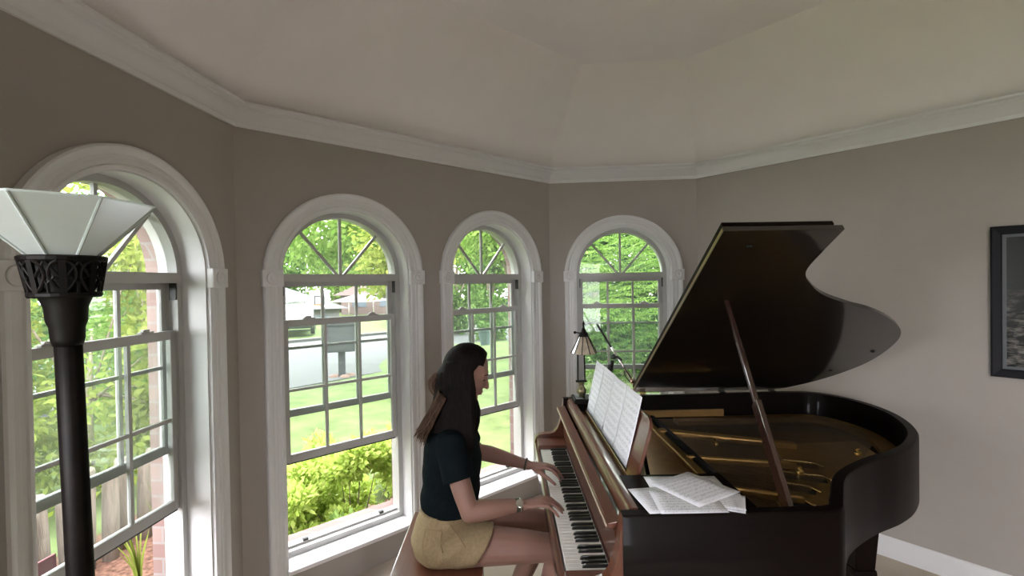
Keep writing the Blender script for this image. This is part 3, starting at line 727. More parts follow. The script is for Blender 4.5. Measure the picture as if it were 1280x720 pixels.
# ------------------------------------------------------------------ framed picture on the right wall
ang = math.atan2(DD.y, DD.x)
pc = P3 + DD*1.985
pf = empty('framed_picture', (pc.x, pc.y, 1.19), ang); tag(pf, 'dark framed picture hanging on the right wall, cut by the photo edge', 'picture')
pfm = MB(); hw_, hh = .302, .404
def rect(x, z, y): return [(-x, y, hh-z), (x, y, hh-z), (x, y, hh+z), (-x, y, hh+z)]
pfm.loft([rect(hw_, hh, -.002), rect(hw_, hh, -.022), rect(hw_-.008, hh-.008, -.028), rect(hw_-.040, hh-.040, -.018), rect(hw_-.044, hh-.044, -.014), rect(hw_-.044, hh-.044, -.004)], cap=False)
pfm.build('frame', mat('black_frame', (.012,.012,.016), .55, spec=.15), pf, recalc=False)
q = MB(); q.loft([rect(hw_-.044, hh-.044, -.008), rect(hw_-.060, hh-.060, -.008)], cap=False); q.build('grey_mat_border', mat('grey_mat', (.10,.11,.12), .6), pf, recalc=False)
m_art, t, N, L = nt('dark_artwork')
o_ = N.new('ShaderNodeOutputMaterial'); b = N.new('ShaderNodeBsdfPrincipled'); L.new(b.outputs[0], o_.inputs[0]); b.inputs['Roughness'].default_value = .25
tc = N.new('ShaderNodeTexCoord'); mp = N.new('ShaderNodeMapping'); mp.inputs['Scale'].default_value = (9,9,26); L.new(tc.outputs['Object'], mp.inputs[0]); nz = N.new('ShaderNodeTexNoise'); nz.inputs['Scale'].default_value = 1; nz.inputs['Detail'].default_value = 5; nz.inputs['Roughness'].default_value = .7; L.new(mp.outputs[0], nz.inputs['Vector'])
cr = N.new('ShaderNodeValToRGB'); e_ = cr.color_ramp.elements; e_[0].position = .48; e_[0].color = (.010,.012,.012,1); e_[1].position = .72; e_[1].color = (.30,.28,.25,1); L.new(nz.outputs['Fac'], cr.inputs[0])
sp = N.new('ShaderNodeSeparateXYZ'); L.new(tc.outputs['Object'], sp.inputs[0])
c2 = N.new('ShaderNodeValToRGB'); e2 = c2.color_ramp.elements; e2[0].position = .30; e2[0].color = (1,1,1,1); e2[1].position = .52; e2[1].color = (0,0,0,1); L.new(sp.outputs[2], c2.inputs[0])
ml = N.new('ShaderNodeMix'); ml.data_type = 'RGBA'; L.new(c2.outputs[0], ml.inputs[0]); ml.inputs[6].default_value = (.022,.026,.024,1); L.new(cr.outputs[0], ml.inputs[7]); L.new(ml.outputs[2], b.inputs['Base Color'])
q = MB(); q.box(-hw_+.060, hw_-.060, -.0075, -.002, .060, 2*hh-.060); q.build('picture_print', m_art, pf)
# ------------------------------------------------------------------ the pianist
PU, PV = -.64, .83
per = empty('person', world_of(Pp(PU, PV, 0)), PRZ)
tag(per, 'young woman seated on the bench playing the piano, black tee and khaki shorts', 'person')
def Q(u, v, z): return (u-PU, -(v-PV), z)
skin = mat('skin', (.255,.142,.110), .5, var=.05, scale=14, sss=.12, spec=.35)
hairm = mat('dark_hair', (.0065,.0045,.004), .6, var=.5, scale=30, stretch=(3,3,.5), bump=.5, bscale=60, spec=.07)
hairl = mat('brown_hair_ends', (.062,.035,.023), .6, spec=.15, var=.5, scale=40, stretch=(3,3,.6), bump=.5, bscale=70)
shirtm = mat('black_tee', (.005,.008,.010), .9, var=.2, scale=60, bump=.4, bscale=22, spec=.05)
khaki = mat('khaki_twill', (.27,.20,.115), .85, var=.12, scale=90, bump=.35, bscale=26, spec=.2)
def tor(mb, rows, n=32, e=2.3):
    """horizontal superelliptic rings: (z, u, v, half depth, half width)"""
    rings = []
    for z, u, v, a, b in rows:
        r = []
        for k in range(n):
            t = 2*PI*k/n; c, s = math.cos(t), math.sin(t)
            r.append(Q(u + a*math.copysign(abs(c)**(2/e), c), v + b*math.copysign(abs(s)**(2/e), s), z))
        rings.append(r)
    mb.loft(rings)
def limb(mb, P, R, n=16, re=True, sx=1.0, ref=None):
    mb.tube([Q(*p) for p in P], R, n, sx=sx, ref=ref, round_ends=re)
# --- body
B_ = MB()
tor(B_, [(.505,-.655,.83,.10,.15),(.56,-.66,.83,.125,.172),(.64,-.648,.83,.118,.160),(.72,-.635,.83,.100,.135),(.80,-.625,.83,.095,.125),(.88,-.62,.83,.108,.135),(.96,-.62,.83,.110,.150),(1.03,-.62,.83,.095,.160),(1.07,-.615,.83,.075,.145),(1.10,-.605,.83,.055,.095),(1.125,-.60,.83,.048,.058)])
limb(B_, [(-.605,.83,1.07),(-.592,.83,1.14),(-.575,.828,1.20),(-.565,.826,1.27)], [.058,.050,.049,.052])
# shoulders and arms
RS, RE, RW = (-.605,.995,1.045), (-.518,1.085,.795), (-.300,1.022,.793)
LS, LE, LW = (-.600,.665,1.045), (-.520,.590,.872), (-.255,.652,.818)
limb(B_, [(-.61,.93,1.055), RS, (-.578,1.035,.96), (-.545,1.068,.87), RE], [.052,.054,.047,.043,.039])
limb(B_, [RE, (-.46,1.072,.797), (-.40,1.053,.797), (-.34,1.034,.795), RW], [.040,.041,.036,.029,.024])
limb(B_, [(-.61,.73,1.055), LS, (-.575,.63,.98), LE], [.052,.054,.047,.040])
limb(B_, [LE, (-.45,.606,.862), (-.38,.622,.846), (-.31,.640,.830), LW], [.040,.041,.036,.029,.024])
# legs
limb(B_, [(-.66,.925,.572), (-.54,.935,.575), (-.40,.94,.574), (-.27,.938,.566), (-.165,.935,.556)], [.092,.088,.079,.068,.057])
limb(B_, [(-.165,.935,.556), (-.150,.935,.50), (-.172,.934,.40), (-.190,.932,.28), (-.205,.93,.16), (-.215,.93,.075)], [.056,.052,.052,.046,.033,.031])
limb(B_, [(-.66,.735,.572), (-.54,.725,.575), (-.40,.712,.574), (-.29,.705,.566), (-.195,.70,.556)], [.092,.088,.079,.068,.057])
limb(B_, [(-.195,.70,.556), (-.195,.70,.50), (-.245,.70,.40), (-.30,.70,.28), (-.35,.70,.16), (-.372,.70,.085)], [.056,.052,.052,.046,.033,.031])
# hands: palm, four bent fingers of unequal length and a thumb
def hand(mb, wrist, side, kn, tips, th):
    w = Vector(wrist); 
    # palm as a flattened loft from wrist to the knuckle row
    k0 = sum((Vector(k) for k in kn), Vector())/4
    acr = (Vector(kn[3])-Vector(kn[0])).normalized()
    d = (k0-w).normalized(); nrm = d.cross(acr).normalized()
    if nrm.z < 0: nrm = -nrm
    rings = []
    for s, hw, ht in ((-.10,.023,.019),(.12,.025,.018),(.45,.034,.0155),(.80,.040,.0145),(1.0,.040,.0125),(1.07,.034,.009)):
        c = w.lerp(k0, s)
        rings.append([Q(*(c + acr*hw*math.cos(t) + nrm*ht*math.sin(t))) for t in [2*PI*j/16 for j in range(16)]])
    mb.loft(rings)
    for k, t in zip(kn, tips):
        k = Vector(k); t = Vector(t)
        back = k + (w-k)*.35
        m1 = k.lerp(t, .45) + Vector((0,0,.017)); m2 = k.lerp(t, .78) + Vector((.002,0,.009))
        limb(mb, [back, k + Vector((0,0,.002)), m1, m2, t], [.0085,.0092,.0083,.0077,.0066], n=10)
    limb(mb, th, [.012,.0115,.0095,.0075], n=10)
rk = [(-.212,.985,.803), (-.207,1.006,.806), (-.212,1.027,.803), (-.222,1.046,.797)]
rtip = [(-.132,.978,.756), (-.122,1.003,.757), (-.130,1.028,.757), (-.150,1.052,.754)]
hand(B_, RW, 1, rk, rtip, [(-.275,1.002,.786), (-.240,.966,.776), (-.200,.948,.766), (-.165,.938,.753)])
lk = [(-.172,.690,.815), (-.163,.670,.819), (-.165,.649,.817), (-.174,.630,.811)]
ltip = [(-.098,.704,.757), (-.084,.677,.758), (-.088,.650,.758), (-.106,.624,.756)]
hand(B_, LW, -1, lk, ltip, [(-.228,.672,.806), (-.195,.706,.796), (-.160,.728,.778), (-.130,.742,.756)])
# head, built in its own frame (x towards the face) then tipped down to the keys
HC = Vector(Q(-.541, .826, 1.322)); HP = math.radians(21)
HM = Matrix.Translation(HC) @ Matrix.Rotation(HP, 4, 'Y') @ Matrix.Rotation(math.radians(3), 4, 'Z')
hd = MB()
hd.ball((-.010,0,.030), (.098,.075,.098), 28, 18)
hd.ball((.030,0,-.020), (.064,.060,.085), 24, 14)
hd.ball((.034,0,-.060), (.052,.047,.050), 20, 12)
hd.ball((.066,0,-.096), (.022,.024,.018), 14, 10)
hd.ball((.076,0,.030), (.018,.048,.022), 16, 10)
for s in (-1, 1):
    hd.ball((.058,s*.036,-.028), (.030,.024,.028), 14, 10)
    hd.ball((-.004,s*.074,-.008), (.018,.009,.030), 12, 8)
    hd.ball((.074,s*.030,.004), (.012,.015,.010), 12, 8)
hd.tube([(.084,0,.022),(.092,0,.004),(.104,0,-.020),(.108,0,-.030)], [.008,.009,.012,.0125], 12, round_ends=True)
for s in (-1, 1): hd.ball((.094,s*.010,-.031), (.010,.008,.008), 10, 8)
hd.ball((.088,0,-.058), (.012,.021,.0065), 14, 8); hd.ball((.086,0,-.070), (.012,.019,.0070), 14, 8)
hd.ball((.082,0,-.047), (.012,.020,.012), 12, 8)
hd.tube([(.0,0,-.06),(-.03,0,-.11)], .050, 16, round_ends=True)
hd.xform(HM)
B_.add(hd.v, hd.f)
body = remesh(B_, 'body', skin, per, voxel=.0042, smooth_it=4)
def facepart(name, mb, m_): mb.xform(HM); return mb.build(name, m_, per, smooth=True)
lipm = mat('lips', (.42,.17,.15), .4)
mb = MB(); mb.ball((.0905,0,-.058), (.0105,.018,.0050), 14, 8); mb.ball((.0885,0,-.0695), (.0105,.016,.0055), 14, 8); facepart('lips', mb, lipm)
for s in (-1, 1):
    mb = MB(); mb.ball((.0825,s*.030,.001), (.0058,.013,.0030), 12, 8); facepart('eyelash', mb, hairm)
    mb = MB(); mb.tube([(.092,s*.014,.026),(.091,s*.030,.031),(.078,s*.047,.025)], [.0030,.0036,.0018], 8, round_ends=True); facepart('eyebrow', mb, hairm)
# --- hair
hr = MB()
def hair_r(t, p): # direction -> radius in the head frame; dives inside the skull over the face
    x, y, z = math.sin(t)*math.cos(p), math.sin(t)*math.sin(p), math.cos(t)
    base = 1/math.sqrt((x/.112)**2 + (y/.090)**2 + (z/.112)**2)
    lim = .40 + .42*max(0, z)**1.5   # hairline
    f = min(max((x - lim)/.11, 0), 1)
    return base*(1 - .28*f)
rings = []
for i in range(33):
    t = .03 + (PI-.06)*i/32; r_ = []
    for k in range(48):
        p = 2*PI*k/48; r = hair_r(t, p)
        r_.append(HM @ Vector((-.012 + r*math.sin(t)*math.cos(p), r*math.sin(t)*math.sin(p), .028 + r*math.cos(t))))
    rings.append(r_)
hr.loft(rings)
def flat(mb, rows, n=20): # rows: centre (u,v,z), half depth along u, half width along v
    rings = []
    for u, v, z, a, b in rows:
        rings.append([Q(u + a*math.cos(2*PI*k/n), v + b*math.sin(2*PI*k/n), z) for k in range(n)])
    mb.loft(rings)
# near-side curtain falling over the shoulder, far-side curtain, back fall
flat(hr, [(-.580,.893,1.385,.055,.018),(-.572,.905,1.335,.068,.020),(-.568,.912,1.26,.074,.022),(-.570,.926,1.19,.080,.027),(-.590,.942,1.12,.092,.030),(-.580,.952,1.07,.080,.026),(-.560,.958,1.02,.052,.020),(-.545,.956,.975,.030,.013),(-.535,.953,.945,.012,.006)])
flat(hr, [(-.590,.759,1.375,.055,.020),(-.588,.747,1.32,.062,.022),(-.585,.740,1.25,.066,.022),(-.572,.730,1.18,.072,.024),(-.545,.722,1.12,.060,.024),(-.530,.722,1.06,.040,.018),(-.520,.724,1.0,.014,.008)])
flat(hr, [(-.615,.828,1.385,.028,.045),(-.628,.828,1.34,.048,.075),(-.640,.83,1.28,.052,.085),(-.645,.835,1.20,.056,.092),(-.658,.845,1.13,.062,.100),(-.680,.855,1.08,.060,.095)])
for k in range(26): # combed locks over the crown to the tie and down the sides
    a = -1.1 + 2.2*k/25
    pts = []
    for j in range(7):
        s = j/6
        x = .058*(1-s) - .108*s; y = math.sin(a)*.080*(1-.70*s*s); z = .028 + math.cos(a)*.110*math.sqrt(max(0,1-((x+.012)/.114)**2)) - .012*s
        pts.append(HM @ Vector((x, y, z)))
    hr.tube(pts, [.004,.007,.008,.008,.008,.008,.006], 6)
for k in range(22):
    s = k/21; u0 = -.636 + .122*s
    ub = -.650 + .120*s
    hr.tube([Q(u0, .914-.012*abs(s-.5), 1.34), Q(u0-.002, .930, 1.26), Q(u0-.006, .944, 1.18), Q(ub+.02, .966, 1.11), Q(ub+.03, .974, 1.06-.05*s)], [.004,.0065,.007,.006,.003], 6)
hair = remesh(hr, 'hair', hairm, per, voxel=.0045, smooth_it=5)
hl = MB() # lighter ends fanning out behind the shoulder
hrng = random.Random(5)
for k in range(150):
    s = hrng.random(); row = hrng.random()
    v = .775 + .185*s; du = .030*row + .03*abs(s-.5)
    e1, e2 = hrng.uniform(-.012,.012), hrng.uniform(-.03,.04)
    top = Q(-.668+du, v, 1.265-.03*row); mid = Q(-.704+du+e1*.4, v+.004, 1.175)
    low = Q(-.736+du+e1, v+.010, 1.115); end = Q(-.758+du+e1*1.6-.012*hrng.random(), v+.014+e1, 1.062+e2)
    hl.tube(catmull([top, mid, low, end], 4), [.0034]*4+[.0042]*4+[.0034]*3+[.0022,.0010], 5)
hle = hl.build('hair_ends', hairl, per, smooth=True)
hb = MB() # half-up twisted loop and its tie
bc = Vector(Q(-.662,.850,1.300))
loop = [bc + Vector((.012,0,.012)), bc + Vector((-.012,.004,.020)), bc + Vector((-.036,.006,.006)), bc + Vector((-.044,.004,-.022)), bc + Vector((-.032,0,-.052)), bc + Vector((-.012,-.004,-.066)), bc + Vector((.006,-.006,-.046)), bc+Vector((.012,-.002,-.015))]
hb.tube(catmull(loop, 5), .0165, 10, round_ends=True); hb.ball(bc + Vector((-.014,0,-.022)), (.024,.020,.034), 12, 8)
hb.tube(catmull([bc + Vector((.0,.01,.0)), bc + Vector((-.026,-.016,-.010)), bc + Vector((-.024,-.018,-.045)), bc + Vector((.0,-.014,-.075))], 5), .013, 8, round_ends=True)
hb.tube(catmull([bc + Vector((-.01,.004,.02)), bc + Vector((-.045,.018,.012)), bc + Vector((-.062,.016,-.004))], 4), [.006]*6+[.004,.003,.0015], 6)
remesh(hb, 'hair_bun', hairl, per, voxel=.004, smooth_it=1)
mb = MB(); mb.tube([bc + Vector((.014+.004*math.cos(a), .020*math.cos(a), .004+.020*math.sin(a))) for a in np.linspace(0, 2*PI, 20)], .0045, 8); mb.build('hair_tie', M['black'], per, smooth=True)
# --- tee
sh = MB()
tor(sh, [(.712,-.628,.83,.128,.160),(.735,-.628,.83,.136,.166),(.80,-.624,.83,.132,.155),(.87,-.618,.83,.134,.158),(.93,-.614,.83,.134,.168),(.99,-.617,.83,.126,.176),(1.04,-.620,.83,.112,.182),(1.075,-.615,.83,.088,.158),(1.105,-.604,.83,.066,.105),(1.122,-.600,.83,.058,.076)])
limb(sh, [(-.612,.93,1.050), (-.604,.992,1.045), (-.583,1.026,.985), (-.563,1.048,.915)], [.062,.067,.067,.069], re=False, n=24)
limb(sh, [(-.612,.73,1.050), (-.600,.668,1.045), (-.580,.638,1.00), (-.555,.615,.925)], [.062,.067,.066,.066], re=False, n=24)
sh.ball(Q(-.607,.985,1.05), (.064,.060,.058), 16, 10); sh.ball(Q(-.604,.675,1.05), (.064,.060,.058), 16, 10)
def folds(co):
    x, y, z = co[:,0], co[:,1], co[:,2]
    w = np.sin(46*z + 18*x + 9*y) + .7*np.sin(63*z - 24*y + 2) ; amp = np.clip((1.0-z)/.25, .15, 1)*.0028
    r = np.sqrt(x*x+y*y)+1e-6
    co = co.copy(); co[:,0] += x/r*w*amp; co[:,1] += y/r*w*amp
    return co
remesh(sh, 'tee_shirt', shirtm, per, voxel=.0055, smooth_it=3, tr=folds)
# --- shorts
so = MB()
tor(so, [(.505,-.660,.83,.112,.165),(.530,-.660,.83,.134,.186),(.585,-.662,.83,.146,.194),(.65,-.652,.83,.136,.182),(.71,-.640,.83,.122,.162),(.756,-.634,.83,.116,.150)])
for v0, v1, v2 in ((.925,.935,.938), (.735,.725,.720)):
    c0, c1, c2 = (-.66,v0,.578), (-.56,v1,.580), (-.475,v2,.582)
    rr = []
    for (c, r, tilt) in ((c0,.104,0),(c1,.104,.25),(c2,.101,.62)):
        ring = []
        for k in range(28):
            t = 2*PI*k/28; y = r*math.cos(t); z = r*math.sin(t)*.86
            ring.append(Q(c[0] + z*tilt, c[1] + y, c[2] + z))
        rr.append(ring)
    so.loft(rr)
def sfold(co):
    x, y, z = co[:,0], co[:,1], co[:,2]
    co = co.copy()
    w = np.sin(70*(z*.85 - x*.62) + 6*y)*np.exp(-((x-.10)/.11)**2)*.0055 + np.sin(38*z+22*x)*.0018
    r = np.sqrt((x+.02)**2+y*y)+1e-6
    co[:,1] += y/r*w; co[:,2] += w*.4; co[:,2] = np.maximum(co[:,2], .4985)
    return co
remesh(so, 'shorts', khaki, per, voxel=.005, smooth_it=2, tr=sfold)
mb = MB(); tor(mb, [(.722,-.6385,.83,.1235,.1605),(.722,-.6385,.83,.1255,.1625),(.757,-.634,.83,.1205,.1545),(.757,-.634,.83,.117,.151)]); mb.build('waistband', khaki, per, smooth=True)
pk = mat('pocket_seam', (.27,.19,.10), .9)
def seam(pts):
    m_ = MB(); m_.tube(catmull([Q(*p) for p in pts], 5), .0022, 6); return m_.build('pocket_seam', pk, per, smooth=True)
seam([(-.715,1.006,.690), (-.725,1.020,.640), (-.722,1.027,.585), (-.700,1.030,.535)])
seam([(-.715,1.006,.690), (-.680,1.014,.688), (-.645,1.012,.686)])
seam([(-.645,1.012,.686), (-.650,1.026,.64), (-.640,1.031,.60)])
seam([(-.620,1.003,.715), (-.575,1.024,.665), (-.545,1.034,.625)])
# --- watch and bracelet, shoes
def ringband(name, c, d, r, wdt, m_, thick=.0018):
    c = Vector(Q(*c)); d = (Vector(Q(*d))-c).normalized(); a = d.orthogonal().normalized(); b = d.cross(a)
    rings = []
    for k in range(29):
        t = 2*PI*k/28; o = a*math.cos(t)+b*math.sin(t)
        rings.append([c+o*r-d*wdt, c+o*(r+thick)-d*wdt*.8, c+o*(r+thick)+d*wdt*.8, c+o*r+d*wdt])
    m2 = MB(); m2.loft(rings, cap=False); return m2.build(name, m_, per, smooth=True), c, d
wb, wc, wd = ringband('watch_band', (-.322,1.029,.794), (-.290,1.019,.793), .0265, .010, mat('watch_strap', (.045,.045,.035), .5))
ringband('watch_bracelet', (-.310,1.025,.7935), (-.290,1.019,.793), .0262, .0055, M['chrome'], .003)
mb = MB(); mb.lathe([(.0165,0),(.0175,.004),(.0165,.008),(.0145,.0085),(.0140,.0078),(.001,.0078)], (0,0,0), 20)
tnrm = (Vector((.10,-.80,.58))).normalized(); Mx = Matrix.Translation(wc + wd*.008 + tnrm*.0255) @ tnrm.to_track_quat('Z','Y').to_matrix().to_4x4(); mb.xform(Mx); mb.build('watch_face', M['chrome'], per, smooth=False)
ringband('bead_bracelet', (-.268,.650,.822), (-.24,.655,.816), .0260, .005, mat('woven_bracelet', (.05,.045,.03), .7), .004)
for (u, v, rot) in ((-.215,.93,0), (-.372,.70,0)):
    m_ = MB(); rings = []
    for x, hw2, h in ((-.055,.020,.030),(-.045,.031,.062),(0,.034,.085),(.05,.038,.068),(.11,.044,.050),(.155,.040,.040),(.178,.026,.030),(.184,.010,.018)):
        rings.append([Q(u+x, v+hw2*math.cos(t), max(.001, .022 + (h-.022)*max(0,math.sin(t)) + .021*min(0,math.sin(t)))) for t in [2*PI*k/18 for k in range(18)]])
    m_.loft(rings); m_.build('shoe', mat('black_shoe', (.012,.012,.013), .5), per, smooth=True)
# ------------------------------------------------------------------ outside
rng = np.random.default_rng(11)
EX = .36   # outdoor colours darkened to balance the bright sky against the room
def lm(n, a, b, t): return leaf_mat(n, [c*EX*1.3 for c in a], [c*EX*1.3 for c in b], t)
def emat(n, col, *a, **k): return mat(n, [c*EX for c in col], *a, **k)
GZ = -.40
def leaves_obj(name, pos, dirs, size, m_, parent=None, aspect=.55, jit=.35, droop=None):
    """one mesh of n pointed leaves: pos (n,3), size scalar/array"""
    n = len(pos); size = np.broadcast_to(size, (n,)) * (1 + jit*(rng.random(n)*2-1))
    d = dirs/np.linalg.norm(dirs, axis=1, keepdims=True)
    a = rng.normal(size=(n,3)); s = np.cross(d, a); s /= np.linalg.norm(s, axis=1, keepdims=True)+1e-9
    L = size[:,None]
    v = np.empty((n,4,3)); v[:,0] = pos; v[:,1] = pos + d*L*.45 + s*L*aspect*.5; v[:,2] = pos + d*L; v[:,3] = pos + d*L*.45 - s*L*aspect*.5
    me = bpy.data.meshes.new(name); me.vertices.add(4*n); me.vertices.foreach_set('co', v.ravel())
    me.loops.add(4*n); me.loops.foreach_set('vertex_index', np.arange(4*n)); me.polygons.add(n); me.polygons.foreach_set('loop_start', np.arange(n)*4); me.polygons.foreach_set('loop_total', np.full(n,4))
    me.materials.append(m_); me.update(calc_edges=True); me.validate()
    o = bpy.data.objects.new(name, me); COL.objects.link(o)
    if parent: o.parent = parent
    return o
def clumps(c, R, K, rc, n, shell=.55, zmin=None):
    """leaf positions gathered in K clumps through an ellipsoid; returns pos and outward dirs"""
    c = np.array(c); R = np.array(R)
    u = rng.normal(size=(K,3)); u /= np.linalg.norm(u, axis=1, keepdims=True); rad = shell + (1-shell)*rng.random(K)**.6
    cc = c + u*R*rad[:,None]
    idx = rng.integers(0, K, n); o = rng.normal(size=(n,3)); o /= np.linalg.norm(o, axis=1, keepdims=True)
    p = cc[idx] + o*rc*(.35+.65*rng.random(n)[:,None])
    d = o + rng.normal(size=(n,3))*.6 + np.array([0,0,-.25])
    if zmin is not None:
        k = p[:,2] > zmin; p, d = p[k], d[k]
    return p, d, cc
LM = {
 'bright': lm('bright_leaves', (.20,.38,.06), (.42,.62,.16), .5),
 'mid': lm('green_leaves', (.12,.26,.06), (.30,.48,.13), .45),
 'deep': lm('deep_green_leaves', (.06,.16,.05), (.17,.32,.09), .4),
 'yellow': lm('yellow_green_leaves', (.30,.40,.06), (.55,.62,.16), .5),
 'shrub': lm('shrub_leaves', (.66,.92,.16), (1.1,1.3,.40), .55),
 'shrubdeep': lm('shrub_deep_leaves', (.34,.58,.16), (.66,.95,.28), .5),
 'frond': lm('frond_leaves', (.24,.46,.08), (.46,.70,.20), .5),
}
bark = mat('bark', (.20,.16,.12), .9, var=.4, scale=14, bump=.6, bscale=30, stretch=(4,4,.6))
def tree(name, x, y, h0, c, R, K, rc, n, size, m_, label, cat='tree', group=None, tr=.15, zmin=None):
    t = empty(name, (x, y, GZ)); tag(t, label, cat, group)
    p, d, cc = clumps(np.array(c)-np.array([x,y,GZ]), R, K, rc, n, zmin=None if zmin is None else zmin-GZ)
    leaves_obj('crown', p, d, size, LM[m_], t)
    mb = MB(); top = Vector((c[0]-x, c[1]-y, c[2]-GZ))
    mb.tube([(0,0,-.1), (0,0,h0*.5), Vector((0,0,h0)), top], [tr*1.25, tr, tr*.85, tr*.3], 10)
    for q in cc[:9]:
        a = Vector((0,0,h0*.8)).lerp(top, rng.random()*.6); mb.tube([a, a.lerp(Vector(q), .6)+Vector((0,0,.1)), Vector(q)], [tr*.4, tr*.25, tr*.06], 6)
    mb.build('trunk', bark, t, smooth=True)
    return t
# ground
def gheight(x, y):
    return GZ + .35*math.exp(-(((x+.6)/2.6)**2 + ((y-13.2)/2.6)**2))
mb = MB(); nx, ny = 60, 60
xs = np.linspace(-45, 30, nx+1); ys = np.linspace(-8, 60, ny+1)
xs = np.unique(np.concatenate([np.linspace(-45,-9,14), np.linspace(-8.5,8,46), np.linspace(9,30,8)])); ys = np.unique(np.concatenate([np.linspace(-12,0,6), np.linspace(.6,20,50), np.linspace(21,70,16)]))
vs = [(x, y, gheight(x, y)) for y in ys for x in xs]; W_ = len(xs)
fs = [(j*W_+i, j*W_+i+1, (j+1)*W_+i+1, (j+1)*W_+i) for j in range(len(ys)-1) for i in range(W_-1)]
mb.add(vs, fs); gm = emat('lawn_grass', (.24,.33,.12), .95, var=.28, scale=3.5, bump=.5, bscale=60, spec=.1)
lawn = mb.build('lawn', gm, None, smooth=True, recalc=False); tag(lawn, kind='structure')
def patch(name, poly_, z, m_, th_=.02):
    mb = MB(); mb.prism(poly_, z-th_, z, lambda p, d: (p[0], p[1], d)); return tag(mb.build(name, m_, tri=True), kind='structure')
asph = emat('street_concrete', (.125,.128,.135), .9, var=.06, scale=2)
near = [(-12,5.3),(-8.0,7.4),(-5.36,9.30),(-3.9,11.3),(-2.9,12.4),(-2.1,13.9),(-1.2,15.6),(.4,16.9),(5,18)]
far = [(7,24.5),(-.5,24.6),(-3.48,24.2),(-6.6,19.9),(-9.55,16.9),(-14,12.5),(-18,9.0)]
patch('street', near+far, GZ+.035, asph, .05)
mb = MB()
cp = [(p[0]-.0, p[1]) for p in far[1:-1]]
for a, b in zip(cp[:-1], cp[1:]): mb.obox((a[0],a[1],GZ+.06), (b[0],b[1],GZ+.06), .35, .14)
tag(mb.build('street_curb', emat('curb_concrete', (.13,.125,.12), .9)), kind='structure')
mul = emat('pine_bark_mulch', (.27,.15,.105), .95, var=.55, scale=26, bump=1.0, bscale=50, spec=.1)
def wl(t, off, a=None): # along the center wall, off outwards
    p = P1 + DB*t + Vector((-DB.y, DB.x))*off; return (p.x, p.y)
def wa(t, off):
    p = P1 - DA*t + Vector((-1,0))*off; return (p.x, p.y)
def wc_(t, off):
    p = P2 + DC*t + Vector((0,1))*off; return (p.x, p.y)
bed = [wa(2.5,.3), wa(-.1,.3), wl(0,.3), wl(LB,.3), wc_(0,.3), wc_(2.6,.3), wc_(2.6,2.2), wc_(.2,2.0), wl(2.25,1.55), wl(1.4,1.5), wl(.8,1.9), (-3.0,4.9), (-3.8,4.5), (-3.9,2.4), wa(2.5,2.6)]
patch('mulch_bed', bed, GZ+.05, mul, .08)
# low shrubs under the center windows
def shrub(x, y, R, n, size, m_, label, group='low shrubs under the bay windows', z=None, cat='shrub'):
    zz = GZ+.05; t = empty('shrub', (x, y, zz)); tag(t, label, cat, group)
    K = max(6, int(26*R[0]))
    p, d, cc = clumps((0,0,R[2]*.55), (R[0],R[1],R[2]*.6), K, .12, n, shell=.25, zmin=.02)
    leaves_obj('foliage', p, d+np.array([0,0,.5]), size, LM[m_], t, aspect=.5)
    mb = MB()
    for q in cc[:14]: mb.tube([(q[0]*.15, q[1]*.15, -.02), (q[0]*.6, q[1]*.6, q[2]*.5), tuple(q)], [.007,.005,.002], 5)
    mb.build('stems', bark, t)
for (t, off, R, n, sz, m_, lab) in [
    (.42,.86,(.36,.30,.72),4200,.058,'shrub','light green leafy shrub at the left under the center-left window'),
    (.95,.90,(.40,.36,.74),4600,.058,'shrub','fullest bright green shrub in the middle below the center-left window'),
    (.20,.80,(.20,.18,.42),1600,.055,'shrubdeep','small darker shrub in the left corner below the center-left window'),
    (.66,.64,(.22,.13,.36),1500,.055,'shrubdeep','low dark shrub against the brick sill below the center-left window'),
    (1.22,.66,(.20,.13,.34),1200,.055,'shrubdeep','low shrub against the brick at the right of the center-left window'),
    (1.75,1.75,(.50,.30,.56),2600,.062,'shrub','bright green shrub beyond the mulch in the narrow gap beside the player'),
    (1.05,1.50,(.42,.28,.62),2600,.062,'shrub','pale green shrub at the lawn edge behind the low shrubs'),
    (1.60,.72,(.20,.14,.30),900,.058,'shrubdeep','small low shrub on the mulch by the center-right window')]:
    x, y = wl(t, off); shrub(x, y, R, n, sz, m_, lab)
rock = emat('red_stone', (.42,.26,.21), .9, var=.3, scale=9, bump=.5)
for k, (t, off) in enumerate([(.12,1.28),(.26,1.62),(-.08,1.55),(1.32,1.08),(1.52,1.30),(1.30,1.34),(1.58,1.04)]):
    x, y = wl(t, off); mb = MB(); mb.ball((0,0,.03), (.11+.02*(k % 3), .08, .05), 10, 6)
    mb.v = [(a*(1+.15*math.sin(9*b+k)), b*(1+.15*math.sin(7*a+2*k)), c) for a, b, c in mb.v]
    o = mb.build('garden_stone', rock); o.location = (x, y, GZ+.05); o.rotation_euler = (0,0,k*1.1)
    tag(o, 'reddish stone lying on the mulch among the shrubs outside', 'stone', 'reddish garden stones')
